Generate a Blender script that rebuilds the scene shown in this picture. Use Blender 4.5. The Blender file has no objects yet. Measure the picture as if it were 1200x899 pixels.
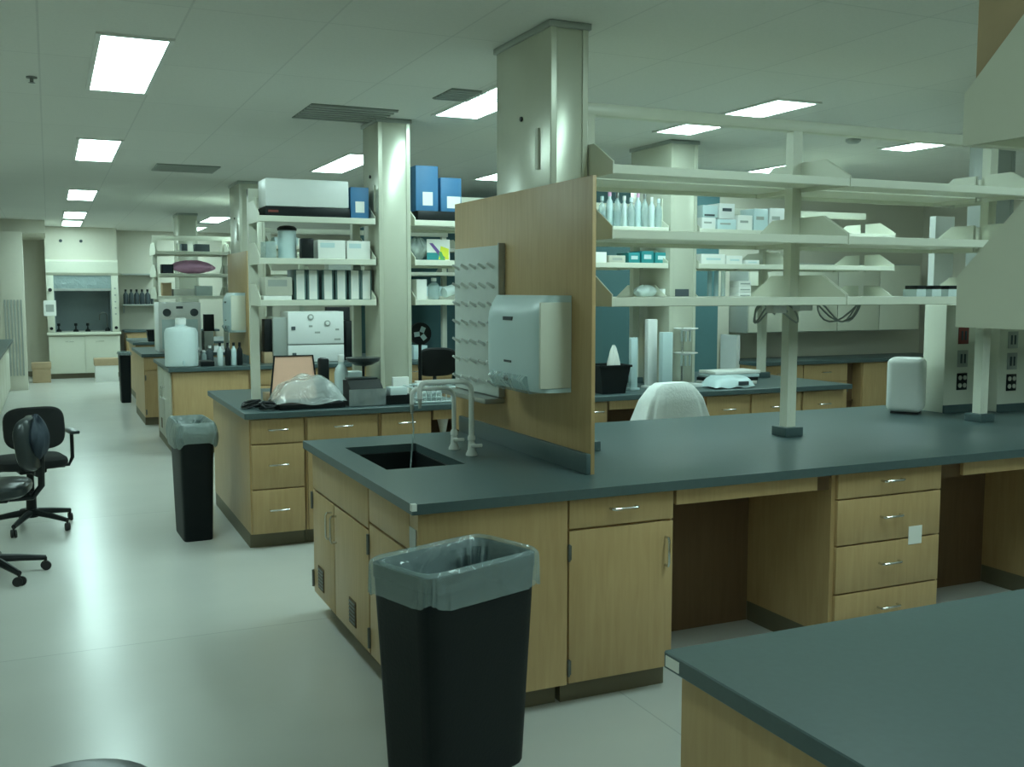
import bpy, bmesh, math, random
from mathutils import Vector, Matrix
random.seed(7)
PI = math.pi
C = bpy.context.scene.collection
SC = bpy.context.scene
H = 1.70          # eye height
CZ = 2.93         # ceiling height

# ------------------------------------------------------------------ camera
F = 1190.0
CX, CY = 600.0, 449.5
def _n(v): return v.normalized()
_Y = _n(Vector((57 - CX, 341 - CY, F)))
_Z = _n(Vector((57 - CX, 341 - CY, F)).cross(Vector((3236 - CX, 341 - CY, F))))
if _Z.y > 0: _Z = -_Z
_X = _Y.cross(_Z)
def at(px, py, x=None, y=None, z=None):
    """point of the room seen at a place of the photograph, on a given plane"""
    d = Vector((px - CX, py - CY, F)); r = Vector((_X.dot(d), _Y.dot(d), _Z.dot(d)))
    if z is not None: t = (z - H) / r.z
    elif x is not None: t = x / r.x
    else: t = y / r.y
    return Vector((0, 0, H)) + r * t
cam = bpy.data.cameras.new('camera'); co = bpy.data.objects.new('camera', cam); C.objects.link(co)
cam.sensor_width = 36; cam.lens = F / 1200 * 36; cam.clip_start = 0.05; cam.clip_end = 80
right = Vector((_X.x, _Y.x, _Z.x)); down = Vector((_X.y, _Y.y, _Z.y)); fwd = Vector((_X.z, _Y.z, _Z.z))
m = Matrix((right, -down, -fwd)).transposed().to_4x4(); m.translation = (0, 0, H)
co.matrix_world = m; SC.camera = co

# ------------------------------------------------------------------ materials
def new_mat(name):
    mt = bpy.data.materials.new(name); mt.use_nodes = True
    nt = mt.node_tree; return mt, nt, nt.nodes['Principled BSDF']
def mat(name, col, rough=.5, metal=0, var=.06, scale=18, bump=0, spec=.5, trans=0, alpha=1, coat=0):
    mt, nt, b = new_mat(name)
    b.inputs['Roughness'].default_value = rough; b.inputs['Metallic'].default_value = metal
    b.inputs['Specular IOR Level'].default_value = spec
    b.inputs['Transmission Weight'].default_value = trans; b.inputs['Alpha'].default_value = alpha
    b.inputs['Coat Weight'].default_value = coat
    tc = nt.nodes.new('ShaderNodeTexCoord'); no = nt.nodes.new('ShaderNodeTexNoise')
    no.inputs['Scale'].default_value = scale; no.inputs['Detail'].default_value = 4
    nt.links.new(tc.outputs['Object'], no.inputs['Vector'])
    mx = nt.nodes.new('ShaderNodeMixRGB'); mx.inputs['Color1'].default_value = [*[c * (1 - var) for c in col], 1]
    mx.inputs['Color2'].default_value = [*[min(1, c * (1 + var)) for c in col], 1]
    nt.links.new(no.outputs['Fac'], mx.inputs['Fac']); nt.links.new(mx.outputs['Color'], b.inputs['Base Color'])
    if bump:
        bp = nt.nodes.new('ShaderNodeBump'); bp.inputs['Strength'].default_value = bump; bp.inputs['Distance'].default_value = .02
        nt.links.new(no.outputs['Fac'], bp.inputs['Height']); nt.links.new(bp.outputs['Normal'], b.inputs['Normal'])
    return mt
def wood(name, c1, c2, rough=.42):
    mt, nt, b = new_mat(name); b.inputs['Roughness'].default_value = rough
    tc = nt.nodes.new('ShaderNodeTexCoord'); mp = nt.nodes.new('ShaderNodeMapping')
    mp.inputs['Scale'].default_value = (26, 26, 2.2)
    no = nt.nodes.new('ShaderNodeTexNoise'); no.inputs['Scale'].default_value = 1.6; no.inputs['Detail'].default_value = 6
    no.inputs['Distortion'].default_value = .6
    n2 = nt.nodes.new('ShaderNodeTexNoise'); n2.inputs['Scale'].default_value = 2.5
    nt.links.new(tc.outputs['Object'], mp.inputs['Vector']); nt.links.new(mp.outputs['Vector'], no.inputs['Vector'])
    nt.links.new(tc.outputs['Object'], n2.inputs['Vector'])
    ad = nt.nodes.new('ShaderNodeMath'); ad.operation = 'MULTIPLY_ADD'; ad.inputs[1].default_value = .6
    nt.links.new(no.outputs['Fac'], ad.inputs[0])
    ml = nt.nodes.new('ShaderNodeMath'); ml.operation = 'MULTIPLY'; ml.inputs[1].default_value = .4
    nt.links.new(n2.outputs['Fac'], ml.inputs[0]); nt.links.new(ml.outputs[0], ad.inputs[2])
    cr = nt.nodes.new('ShaderNodeValToRGB'); cr.color_ramp.elements[0].position = .3; cr.color_ramp.elements[1].position = .7
    cr.color_ramp.elements[0].color = (*c1, 1); cr.color_ramp.elements[1].color = (*c2, 1)
    nt.links.new(ad.outputs[0], cr.inputs['Fac']); nt.links.new(cr.outputs['Color'], b.inputs['Base Color'])
    return mt
def emit(name, col, s):
    mt = bpy.data.materials.new(name); mt.use_nodes = True; nt = mt.node_tree
    b = nt.nodes['Principled BSDF']; b.inputs['Base Color'].default_value = (.8, .8, .8, 1)
    b.inputs['Emission Color'].default_value = (*col, 1); b.inputs['Emission Strength'].default_value = s
    return mt
def plastic_film(name, col, clear=.55, rough=.18):
    mt, nt, b = new_mat(name); b.inputs['Base Color'].default_value = (*col, 1); b.inputs['Roughness'].default_value = rough
    b.inputs['Specular IOR Level'].default_value = .9
    tr = nt.nodes.new('ShaderNodeBsdfTransparent'); mx = nt.nodes.new('ShaderNodeMixShader'); mx.inputs['Fac'].default_value = 1 - clear
    tr.inputs['Color'].default_value = (.93, .97, .96, 1)
    tc = nt.nodes.new('ShaderNodeTexCoord'); no = nt.nodes.new('ShaderNodeTexNoise'); no.inputs['Scale'].default_value = 10
    no.inputs['Detail'].default_value = 2; no.inputs['Distortion'].default_value = .8
    bp = nt.nodes.new('ShaderNodeBump'); bp.inputs['Strength'].default_value = .7; bp.inputs['Distance'].default_value = .03
    nt.links.new(tc.outputs['Object'], no.inputs['Vector']); nt.links.new(no.outputs['Fac'], bp.inputs['Height'])
    nt.links.new(bp.outputs['Normal'], b.inputs['Normal'])
    out = nt.nodes['Material Output']
    nt.links.new(tr.outputs[0], mx.inputs[1]); nt.links.new(b.outputs[0], mx.inputs[2]); nt.links.new(mx.outputs[0], out.inputs['Surface'])
    return mt
def grid_mat(name, base, line, sx, sy, mortar, rough, bump=0, spec=.5, var=.05, nscale=3, ox=0, oy=0):
    mt, nt, b = new_mat(name); b.inputs['Roughness'].default_value = rough; b.inputs['Specular IOR Level'].default_value = spec
    tc = nt.nodes.new('ShaderNodeTexCoord'); mp = nt.nodes.new('ShaderNodeMapping'); mp.inputs['Location'].default_value = (ox, oy, 0)
    br = nt.nodes.new('ShaderNodeTexBrick'); br.offset = 0; br.inputs['Scale'].default_value = 1
    br.inputs['Brick Width'].default_value = sx; br.inputs['Row Height'].default_value = sy; br.inputs['Mortar Size'].default_value = mortar
    br.inputs['Mortar Smooth'].default_value = .3
    br.inputs['Color1'].default_value = (*[c * (1 - var) for c in base], 1); br.inputs['Color2'].default_value = (*[c * (1 + var) for c in base], 1)
    br.inputs['Mortar'].default_value = (*line, 1)
    no = nt.nodes.new('ShaderNodeTexNoise'); no.inputs['Scale'].default_value = nscale; no.inputs['Detail'].default_value = 5
    mx = nt.nodes.new('ShaderNodeMixRGB'); mx.blend_type = 'MULTIPLY'; mx.inputs['Fac'].default_value = 1
    cr = nt.nodes.new('ShaderNodeValToRGB'); cr.color_ramp.elements[0].color = (.9, .9, .9, 1); cr.color_ramp.elements[1].color = (1, 1, 1, 1)
    nt.links.new(tc.outputs['Object'], mp.inputs['Vector']); nt.links.new(mp.outputs['Vector'], br.inputs['Vector'])
    nt.links.new(tc.outputs['Object'], no.inputs['Vector']); nt.links.new(no.outputs['Fac'], cr.inputs['Fac'])
    nt.links.new(br.outputs['Color'], mx.inputs['Color1']); nt.links.new(cr.outputs['Color'], mx.inputs['Color2'])
    nt.links.new(mx.outputs['Color'], b.inputs['Base Color'])
    return mt
M = {}
M['floor'] = grid_mat('vinyl floor', (.60, .60, .56), (.48, .48, .45), 3.05, 3.05, .004, .25, var=.02, nscale=2, ox=.9, oy=1.0)
M['ceiling'] = grid_mat('ceiling tile', (.80, .80, .75), (.70, .70, .66), .61, 1.22, .006, .9, var=.015, nscale=60, ox=.0, oy=.15)
M['wall'] = mat('cream wall paint', (.66, .64, .54), .6, var=.02)
M['teal_wall'] = mat('teal wall paint', (.09, .20, .22), .55, var=.04)
M['wood'] = wood('maple veneer', (.44, .288, .13), (.54, .372, .185))
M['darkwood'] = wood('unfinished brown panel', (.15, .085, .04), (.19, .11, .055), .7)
M['kick'] = mat('vinyl base', (.16, .14, .09), .6)
M['gap'] = mat('cabinet edge', (.12, .075, .035), .7)
M['epoxy'] = mat('black epoxy resin', (.066, .105, .108), .36, var=.12, scale=60, spec=.55)
M['sinkmat'] = mat('sink epoxy', (.008, .012, .012), .5, spec=.3)
M['cream'] = mat('cream enamel', (.70, .71, .60), .35, var=.02)
M['colmat'] = mat('column sheet metal', (.60, .61, .50), .26, metal=.2, var=.02)
M['grey'] = mat('grey enamel', (.36, .39, .36), .4, var=.02)
M['white'] = mat('white plastic', (.78, .80, .78), .35, var=.02)
M['white2'] = mat('milky plastic', (.62, .72, .72), .4, var=.03)
M['bluewhite'] = mat('pale blue plastic', (.56, .70, .72), .35, var=.02)
M['paper'] = mat('paper', (.82, .83, .79), .8, var=.03)
M['black'] = mat('black plastic', (.007, .010, .011), .45, spec=.3)
M['bin'] = mat('bin plastic', (.004, .008, .009), .5, var=.1, bump=.05, scale=90, spec=.22)
M['fabric'] = mat('black fabric', (.008, .010, .010), .9, bump=.2, scale=220)
M['navy'] = mat('navy fabric', (.018, .032, .048), .75, bump=.2, scale=150)
M['vinyl'] = mat('black vinyl', (.02, .028, .03), .3)
M['chrome'] = mat('brushed steel', (.62, .63, .6), .25, metal=1)
M['steel'] = mat('dull steel', (.40, .42, .40), .4, metal=.8)
M['hinge'] = mat('dark steel', (.16, .17, .16), .4, metal=.8)
M['film'] = plastic_film('clear bag film', (.50, .64, .66), .66, .10)
M['film2'] = plastic_film('clear wrap', (.62, .70, .70), .62, .12)
M['glass'] = plastic_film('clear lab plastic', (.55, .68, .70), .60, .08)
M['blue'] = mat('blue carton', (.055, .19, .38), .55)
M['bluedark'] = mat('navy edge', (.02, .05, .14), .6)
M['teal'] = mat('teal carton', (.02, .24, .26), .5)
M['pink'] = mat('pink bag', (.80, .42, .66), .5, bump=.3, scale=20)
M['card'] = mat('cardboard', (.46, .34, .21), .8, scale=9, var=.12)
M['salmon'] = mat('salmon tray', (.85, .50, .36), .6)
M['cloth'] = mat('white cotton', (.80, .83, .81), .85, bump=.15, scale=60)
M['yellow'] = mat('yellow print', (.70, .72, .05), .6)
M['green'] = mat('green print', (.10, .38, .12), .6)
M['purple'] = mat('purple print', (.16, .08, .30), .6)
M['vent'] = mat('vent grille', (.22, .25, .22), .6)
M['lamp'] = emit('lamp diffuser', (.68, 1.0, .95), 9.0)
M['frame'] = mat('lamp frame', (.75, .76, .72), .5)
M['hoodin'] = mat('hood liner', (.20, .25, .26), .5)
M['rubber'] = mat('rubber', (.02, .02, .02), .7)
M['red'] = mat('dull red outlet', (.22, .05, .04), .5)
M['ink'] = mat('ink', (.06, .08, .09), .7)
M['binder'] = mat('binder cover and gap shade', (.10, .17, .17), .5)  # dark teal cover, also painting the shade between the white spines
M['pegboard'] = mat('pale pegboard', (.52, .57, .54), .5)
M['putty'] = mat('putty plastic', (.52, .52, .44), .45)

# ------------------------------------------------------------------ mesh helpers
def BM(): return bmesh.new()
def box(b, x0, x1, y0, y1, z0, z1, bev=0, seg=2):
    r = bmesh.ops.create_cube(b, size=1)
    for v in r['verts']:
        v.co = Vector(((x0 + x1) / 2 + v.co.x * (x1 - x0), (y0 + y1) / 2 + v.co.y * (y1 - y0), (z0 + z1) / 2 + v.co.z * (z1 - z0)))
    if bev:
        es = list({e for v in r['verts'] for e in v.link_edges})
        bmesh.ops.bevel(b, geom=es, offset=bev, segments=seg, profile=.5, affect='EDGES')
    return b
def cyl(b, c, r, h, axis='z', n=16, r2=None):
    R = {'z': Matrix(), 'x': Matrix.Rotation(PI / 2, 4, 'Y'), 'y': Matrix.Rotation(-PI / 2, 4, 'X')}[axis]
    bmesh.ops.create_cone(b, cap_ends=True, segments=n, radius1=r, radius2=r if r2 is None else r2, depth=h,
                          matrix=Matrix.Translation(c) @ R)
    return b
def tube(b, pts, r, n=8, cap=True):
    pts = [Vector(p) for p in pts]; rings = []
    up = None
    for i, p in enumerate(pts):
        t = (pts[min(i + 1, len(pts) - 1)] - pts[max(i - 1, 0)]).normalized()
        if up is None:
            up = t.orthogonal().normalized()
        up = (up - t * up.dot(t))
        up = up.normalized() if up.length > 1e-6 else t.orthogonal().normalized()
        s = t.cross(up); rr = r[i] if isinstance(r, (list, tuple)) else r
        rings.append([b.verts.new(p + (up * math.cos(2 * PI * k / n) + s * math.sin(2 * PI * k / n)) * rr) for k in range(n)])
    for a, c in zip(rings, rings[1:]):
        for k in range(n): b.faces.new((a[k], a[(k + 1) % n], c[(k + 1) % n], c[k]))
    if cap:
        b.faces.new(rings[0][::-1]); b.faces.new(rings[-1])
    return b
def arc(c, r, a0, a1, n, plane='xz'):
    o = []
    for i in range(n + 1):
        a = a0 + (a1 - a0) * i / n; u, v = r * math.cos(a), r * math.sin(a)
        o.append({'xz': (c[0] + u, c[1], c[2] + v), 'xy': (c[0] + u, c[1] + v, c[2]), 'yz': (c[0], c[1] + u, c[2] + v)}[plane])
    return o
def lathe(b, prof, n=20, c=(0, 0, 0)):
    rings = [[b.verts.new((c[0] + r * math.cos(2 * PI * k / n), c[1] + r * math.sin(2 * PI * k / n), c[2] + z)) for k in range(n)] for r, z in prof]
    for a, d in zip(rings, rings[1:]):
        for k in range(n): b.faces.new((a[k], a[(k + 1) % n], d[(k + 1) % n], d[k]))
    b.faces.new(rings[0][::-1]); b.faces.new(rings[-1])
    return b
def prism(b, poly, axis, a, c):
    f = {'x': lambda p, t: (t, p[0], p[1]), 'y': lambda p, t: (p[0], t, p[1]), 'z': lambda p, t: (p[0], p[1], t)}[axis]
    A = [b.verts.new(f(p, a)) for p in poly]; B = [b.verts.new(f(p, c)) for p in poly]; n = len(poly)
    b.faces.new(A); b.faces.new(B[::-1])
    for i in range(n): b.faces.new((A[i], B[i], B[(i + 1) % n], A[(i + 1) % n]))
    bmesh.ops.recalc_face_normals(b, faces=b.faces[:]); return b
def grid(b, nu, nv, fn, wrap=False):
    vs = [[b.verts.new(fn(u / (nu if wrap else nu - 1), v / (nv - 1))) for v in range(nv)] for u in range(nu)]
    for u in range(nu if wrap else nu - 1):
        for v in range(nv - 1):
            w = (u + 1) % nu; b.faces.new((vs[u][v], vs[w][v], vs[w][v + 1], vs[u][v + 1]))
    return vs
def obj(name, b, mt, parent=None, smooth=True, loc=None):
    bmesh.ops.recalc_face_normals(b, faces=b.faces[:])
    me = bpy.data.meshes.new(name); b.to_mesh(me); b.free()
    me.materials.append(M[mt] if isinstance(mt, str) else mt)
    if smooth:
        for p in me.polygons: p.use_smooth = True
        try: me.set_sharp_from_angle(angle=math.radians(35))
        except Exception: pass
    o = bpy.data.objects.new(name, me); C.objects.link(o)
    if parent: o.parent = parent
    if loc is not None: o.location = loc
    return o
def bx(name, dims, mt, parent=None, bev=.0, smooth=True): return obj(name, box(BM(), *dims, bev), mt, parent, smooth)
def setp(o, label=None, cat=None, group=None, kind=None):
    if label: o['label'] = label
    if cat: o['category'] = cat
    if group: o['group'] = group
    if kind: o['kind'] = kind
    return o
def thing(name, label, cat, loc=(0, 0, 0), rz=0, group=None):
    o = bpy.data.objects.new(name, None); C.objects.link(o); o.empty_display_size = .1
    o.location = loc; o.rotation_euler = (0, 0, rz); return setp(o, label, cat, group)
def dup(root, loc=None, rz=None, label=None, group=None):
    r = root.copy(); C.objects.link(r)
    if loc is not None: r.location = loc
    if rz is not None: r.rotation_euler = (0, 0, rz)
    if label: r['label'] = label
    if group: r['group'] = group
    for ch in list(root.children):
        c = ch.copy(); C.objects.link(c); c.parent = r
        for g in list(ch.children):
            d = g.copy(); C.objects.link(d); d.parent = c
    return r
def struct(name, b, mt): return setp(obj(name, b, mt, smooth=False), kind='structure')

# ------------------------------------------------------------------ room shell
XL, XR, YB, YF = -1.7, 10.2, -1.6, 22.4
struct('floor', box(BM(), XL, XR, YB, YF, -.1, 0), 'floor')
struct('ceiling', box(BM(), XL, XR, YB, YF, CZ, CZ + .1), 'ceiling')
struct('wall_left', box(BM(), XL - .1, XL, YB, YF, 0, CZ), 'wall')
struct('wall_right', box(BM(), XR, XR + .1, YB, YF, 0, CZ), 'wall')
struct('wall_back', box(BM(), XL, XR, YF, YF + .1, 0, CZ), 'wall')
struct('wall_front', box(BM(), XL, XR, YB - .1, YB, 0, CZ), 'wall')
struct('wall_partition', box(BM(), 7.05, XR, 9.75, 9.85, 0, CZ), 'wall')
struct('wall_teal', box(BM(), 5.0, 7.05, 9.75, 9.85, 0, CZ), 'teal_wall')
struct('wall_far_teal', box(BM(), 3.7, 6.5, 13.0, 13.1, 0, CZ), 'teal_wall')
struct('trim_soffit', box(BM(), XL, -.02, 19.6, YF, 2.70, CZ), 'wall')
struct('baseboard_back', box(BM(), XL, XR, YF - .02, YF, 0, .1), 'kick')

# ------------------------------------------------------------------ ceiling lights and vents
lt = thing('ceiling_light', 'large bright ceiling light over the aisle, nearest and biggest of its row', 'ceiling light', (.43, 6.08, CZ), 0, 'lights over the aisle')
fr = BM()
for a in ((-.18, .18, -.75, -.72), (-.18, .18, .72, .75), (-.18, -.155, -.72, .72), (.155, .18, -.72, .72)): box(fr, *a, -.012, -.0005)
obj('frame', fr, 'frame', lt, False)
df = BM(); box(df, -.154, .154, -.719, .719, -.009, -.001)
obj('diffuser', df, 'lamp', lt, False)
ords = ['second ceiling light down the aisle, beyond the biggest one', 'third ceiling light down the aisle from the camera',
        'fourth ceiling light down the aisle, second nearest to the fume hood', 'last small ceiling light down the aisle, right before the fume hood']
for y, l in zip((9.75, 14.3, 18.1, 20.3), ords): dup(lt, (.43, y, CZ), label=l)
for x, y, l in ((2.66, 6.08, 'ceiling light partly hidden behind the big near column'),
                (2.66, 9.75, 'ceiling light above the long white box, cut off by the second column'),
                (2.66, 14.3, 'ceiling light over the third bench, behind its column'),
                (2.66, 18.3, 'ceiling light over the far benches, behind the columns'),
                (2.66, 21.2, 'small oval looking ceiling light above the pink bag shelves'),
                (4.47, 6.08, 'ceiling light crossed by the top rail of the near shelving'),
                (4.47, 9.75, 'ceiling light seen just above the top of the wooden end panel'),
                (6.75, 6.08, 'ceiling light furthest to the right, beside the grey bracket plate'),
                (6.75, 8.6, 'ceiling light hidden above the empty right shelves'),
                (4.47, 14.3, 'ceiling light beyond the teal wall'),
                ):
    dup(lt, (x, y, CZ), label=l, group='lights over the benches')
for x, y, l in ((2.66, 2.4, 'ceiling light above the gap in front of the near bench'), (4.9, 2.4, 'ceiling light above the right end of the near bench'), (.2, -.75, 'ceiling light behind the viewer')):
    dup(lt, (x, y, CZ), label=l, group='lights over the viewer')
def vent(x0, x1, y0, y1, label):
    t = thing('ceiling_vent', label, 'ceiling vent', ((x0 + x1) / 2, (y0 + y1) / 2, CZ), 0, 'dark air vents in the ceiling')
    w, d = (x1 - x0) / 2, (y1 - y0) / 2
    bx('backing', (-w, w, -d, d, -.006, -.0005), 'vent', t)
    s = BM(); n = 7
    for i in range(n): box(s, -w, w, -d + 2 * d * (i + .2) / n, -d + 2 * d * (i + .6) / n, -.014, -.006)
    obj('louvre', s, 'grey', t, False)
vent(1.62, 2.22, 6.75, 7.35, 'grey square air vent in front of the second column')
vent(1.0, 1.6, 10.5, 11.1, 'grey air vent beyond the first one, toward the third bench')
vent(2.28, 2.7, 5.9, 6.25, 'grey air vent beside the light at the near column')
vent(2.2, 2.8, 18.9, 19.5, 'faint far air vent beside the small oval looking light')
sp = obj('sprinkler_head', lathe(BM(), [(.03, 0), (.03, -.008), (.01, -.012), (.01, -.03), (.02, -.034)], 12), 'hinge', loc=at(37, 90, z=CZ))
setp(sp, 'tiny dark sprinkler head in the ceiling left of the big aisle light', 'sprinkler')
sp2 = obj('smoke_detector', lathe(BM(), [(.06, 0), (.06, -.02), (.04, -.035)], 16), 'grey', loc=at(1000, 163, z=CZ))
setp(sp2, 'small grey ceiling detector above the near shelving', 'detector')

# ------------------------------------------------------------------ cabinet pieces (local space: front faces -Y unless noted)
def handle_h(parent, cx, y, z, w=.12):
    tube_b = BM(); tube(tube_b, [(cx - w / 2, y, z), (cx - w / 2, y - .024, z), (cx - w / 2 + .012, y - .03, z), (cx + w / 2 - .012, y - .03, z), (cx + w / 2, y - .024, z), (cx + w / 2, y, z)], .0055, 8)
    o = obj('handle', tube_b, 'chrome', parent); return o
def handle_v(parent, x, y, z, w=.12, ax='y'):
    b = BM(); k = (0, -1) if ax == 'y' else (-1, 0)
    P = lambda d, zz: (x + k[0] * d, y + k[1] * d, zz)
    tube(b, [P(0, z - w / 2), P(.024, z - w / 2), P(.03, z - w / 2 + .012), P(.03, z + w / 2 - .012), P(.024, z + w / 2), P(0, z + w / 2)], .0055, 8)
    return obj('handle', b, 'chrome', parent)
TOP = .868
def cabinet(x0, x1, y0, y1, fronts, label, rear=None, back='wood', hinge=None, group=None, kick_in=.07, kick_side=0):
    """fronts: list of (kind, z0, z1, handle?)"""
    t = thing('base_cabinet', label, 'cabinet', (x0, y0, 0), 0, group)
    W, D = x1 - x0, y1 - y0
    c = BM(); box(c, 0, W, .02, D, .1, TOP); obj('body', c, back, t, False)
    bx('toe_kick', (kick_side, W - (.0), kick_in, D - .02, 0, .1), 'kick', t, smooth=False)
    for kind, fx0, fx1, z0, z1, *opt in fronts:
        g = .003
        p = bx('drawer' if kind == 'drawer' else ('door' if kind == 'door' else 'front_panel'), (fx0 + g, fx1 - g, 0, .0205, z0 + g, z1 - g), 'wood', t, .0015)
        if kind == 'drawer': handle_h(p, (fx0 + fx1) / 2, 0, (z0 + z1) / 2 + .01)
        if kind == 'door' and opt:
            side, hz = opt[0], z1 - .13
            handle_v(p, fx1 - .04 if side == 'r' else fx0 + .04, 0, hz)
            hx = fx0 if side == 'r' else fx1
            for zz in (z0 + .07, z1 - .09):
                b = BM(); cyl(b, (hx, -.004, zz), .006, .07, 'z', 8); box(b, hx - .006, hx + .012, -.004, 0, zz - .03, zz + .03)
                obj('hinge', b, 'hinge', p)
    return t
def worktop(name_label, x0, x1, y0, y1, hole=None, sticker=None, z=.91, bull=.004):
    b = BM()
    if hole:
        hx0, hx1, hy0, hy1 = hole
        box(b, x0, x1, y0, hy0, .87, z); box(b, x0, x1, hy1, y1, .87, z); box(b, x0, hx0, hy0, hy1, .87, z); box(b, hx1, x1, hy0, hy1, .87, z)
    else: box(b, x0, x1, y0, y1, .87, z, .003, 1)
    o = obj('worktop', b, 'epoxy', None, False); setp(o, name_label, 'worktop')
    return o

# ------------------------------------------------------------------ shelving (posts, rail, double sided shelves with bracket plates)
def plate_poly(s, yf, yb, z0, lip=.055, kk=.5, hh=.155):       # bracket plate profile
    yk = yf + (yb - yf) * kk
    return [(yf, z0), (yf, z0 + lip), (yk, z0 + hh), (yb, z0 + hh), (yb, z0)]
def shelving(label, yc, mods, posts, levels, zrail, depth=.38, sides=(-1, 1), zbase=.91, rail=True, foot=True, plate=(.055, .5, .155), noplate=()):
    t = thing('shelving_unit', label, 'shelving', (posts[0], yc, zbase))
    ox = posts[0]
    for px in posts:
        b = BM(); x = px - ox
        box(b, x - .03, x + .03, -.03, .03, 0, zrail - zbase)
        for i in range(int((zrail - zbase) / .05)):                      # slotted standards on both faces
            for s in (-1, 1): box(b, x - .006, x + .006, s * .03 - .001, s * .03 + .001, .03 + i * .05, .055 + i * .05)
        p = obj('post', b, 'cream', t, False)
        if foot: bx('post_foot', (x - .06, x + .06, -.06, .06, .0005, .05), 'epoxy', p, .004)
    if rail: bx('top_rail', (mods[0][0] - ox, mods[-1][1] - ox, -.032, .032, zrail - zbase - .055, zrail - zbase + .002), 'cream', t, .004)
    for s in sides:
        for (x0, x1) in mods:
            for lv in levels:
                z0 = lv - zbase; yb, yf = s * .032, s * (.032 + depth)
                b = BM(); lo, hi = min(yb, yf), max(yb, yf)
                box(b, x0 - ox + .004, x1 - ox - .004, lo + (.017 if s < 0 else 0), hi - (.017 if s > 0 else 0), z0 + .022, z0 + .04)
                e0, e1 = (yf, yf + .018) if s < 0 else (yf - .018, yf)
                box(b, x0 - ox + .004, x1 - ox - .004, e0, e1, z0, z0 + .042, .003, 1)
                sh = obj('shelf', b, 'cream', t, False)
                for xx in (() if s in noplate else (x0 - ox + .001, x1 - ox - .007)):
                    q = BM(); prism(q, plate_poly(s, yf, yb, z0, *plate), 'x', xx, xx + .006); obj('bracket_plate', q, 'cream', sh, False)
    return t

# ================================================================== BENCH A (the near island with sink)
bx0, by0, by1 = 1.196, 3.526, 5.31
SINK = (1.335, 1.71, 4.28, 4.98)
wt = worktop('long black worktop of the near bench, with a sink at its aisle end', bx0, 6.6, by0, by1, SINK)
bx('corner_tab', (bx0 - .002, bx0 + .018, by0 - .002, by0 + .02, .885, .9115), 'paper', wt)
sk = thing('lab_sink', 'black undermount sink in the aisle end of the near bench', 'sink', (1.5225, 4.63, .62))
b = BM(); w, d = .195, .357
box(b, -w, w, -d, d, 0, .02); box(b, -w, -w + .018, -d, d, .02, .249); box(b, w - .018, w, -d, d, .02, .249)
box(b, -w, w, -d, -d + .018, .02, .249); box(b, -w, w, d - .018, d, .02, .249)
obj('basin', b, 'sinkmat', sk, False)
obj('drain', lathe(BM(), [(.045, .02), (.045, .024), (.03, .025), (.01, .021)], 20), 'steel', sk)
# sink cabinet: doors on the aisle end (-X)
sc = thing('sink_cabinet', 'wooden sink cabinet with vent grilles at the aisle end of the near bench', 'cabinet', (1.23, 3.56, 0))
L = 1.71
b = BM(); box(b, .0215, .633, 0, .03, .1, TOP); box(b, .0215, .05, .0305, L - .0305, .1, TOP); box(b, .0215, .633, L - .03, L, .1, TOP)
box(b, .6, .633, .0305, L - .0305, .1, TOP); box(b, .0505, .5995, .0305, L - .0305, .1, .13)
obj('body', b, 'wood', sc, False)
bx('toe_kick', (.08, .62, .08, L - .05, 0, .1), 'kick', sc, smooth=False)
def end_front(nm, y0, y1, z0, z1): return bx(nm, (0, .0205, y0 + .003, y1 - .003, z0 + .003, z1 - .003), 'wood', sc, .0015)
end_front('false_front', .66, 1.69, .665, .862); end_front('false_front', .105, .65, .70, .862); end_front('side_panel', .105, .65, .105, .695)
for (y0, y1, hy, vy, hg) in ((.66, 1.25, 1.21, .93, .655), (1.255, 1.69, 1.30, 1.53, 1.692)):
    d = end_front('door', y0, y1, .105, .66)
    handle_v(d, 0, hy, .545, .13, 'x')
    v = BM(); box(v, -.004, 0.001, vy - .055, vy + .055, .155, .275)
    g = obj('vent_grille', v, 'gap', d, False)
    s = BM()
    for i in range(6): box(s, -.007, -.004, vy - .05, vy + .05, .165 + i * .018, .174 + i * .018)
    obj('louvre', s, 'hinge', g, False)
    for zz in (.18, .60):
        h = BM(); cyl(h, (-.004, hg, zz), .008, .09, 'z', 8); box(h, -.003, 0, hg - .012, hg + .012, zz - .04, zz + .04); obj('hinge', h, 'hinge', d)
bx('metal_plate', (-.003, .001, .02, .095, .66, .80), 'steel', sc)
bx('corner_stile', (.0, .021, .0, .10, .1, TOP), 'wood', sc)
# front of bench A
cabinet(1.868, 2.372, 3.56, 4.2, [('drawer', .001, .50, .742, TOP - .003), ('door', .001, .50, .1, .738, 'r')], 'wooden cabinet with one drawer over one door, next to the near trash can')
cabinet(3.238, 3.915, 3.56, 4.2, [('drawer', .02, .665, .744, TOP - .003), ('drawer', .02, .665, .525, .742), ('drawer', .02, .665, .297, .523), ('drawer', .02, .665, .1, .295)], 'wooden four drawer cabinet of the near bench with a white note stuck on it')
nt_ = bx('note', (0, .085, -.002, -.0005, 0, .088), 'paper'); nt_.location = (3.70, 3.56, .49)
setp(nt_, 'small white note stuck between two drawers of the near drawer cabinet', 'note')
cabinet(4.93, 6.5, 3.56, 4.2, [('drawer', .01, .78, .742, TOP - .003), ('door', .01, .78, .1, .738, 'r'), ('drawer', .79, 1.56, .742, TOP - .003), ('door', .79, 1.56, .1, .738, 'l')], 'wooden cabinet past the right hand knee space of the near bench')
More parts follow.
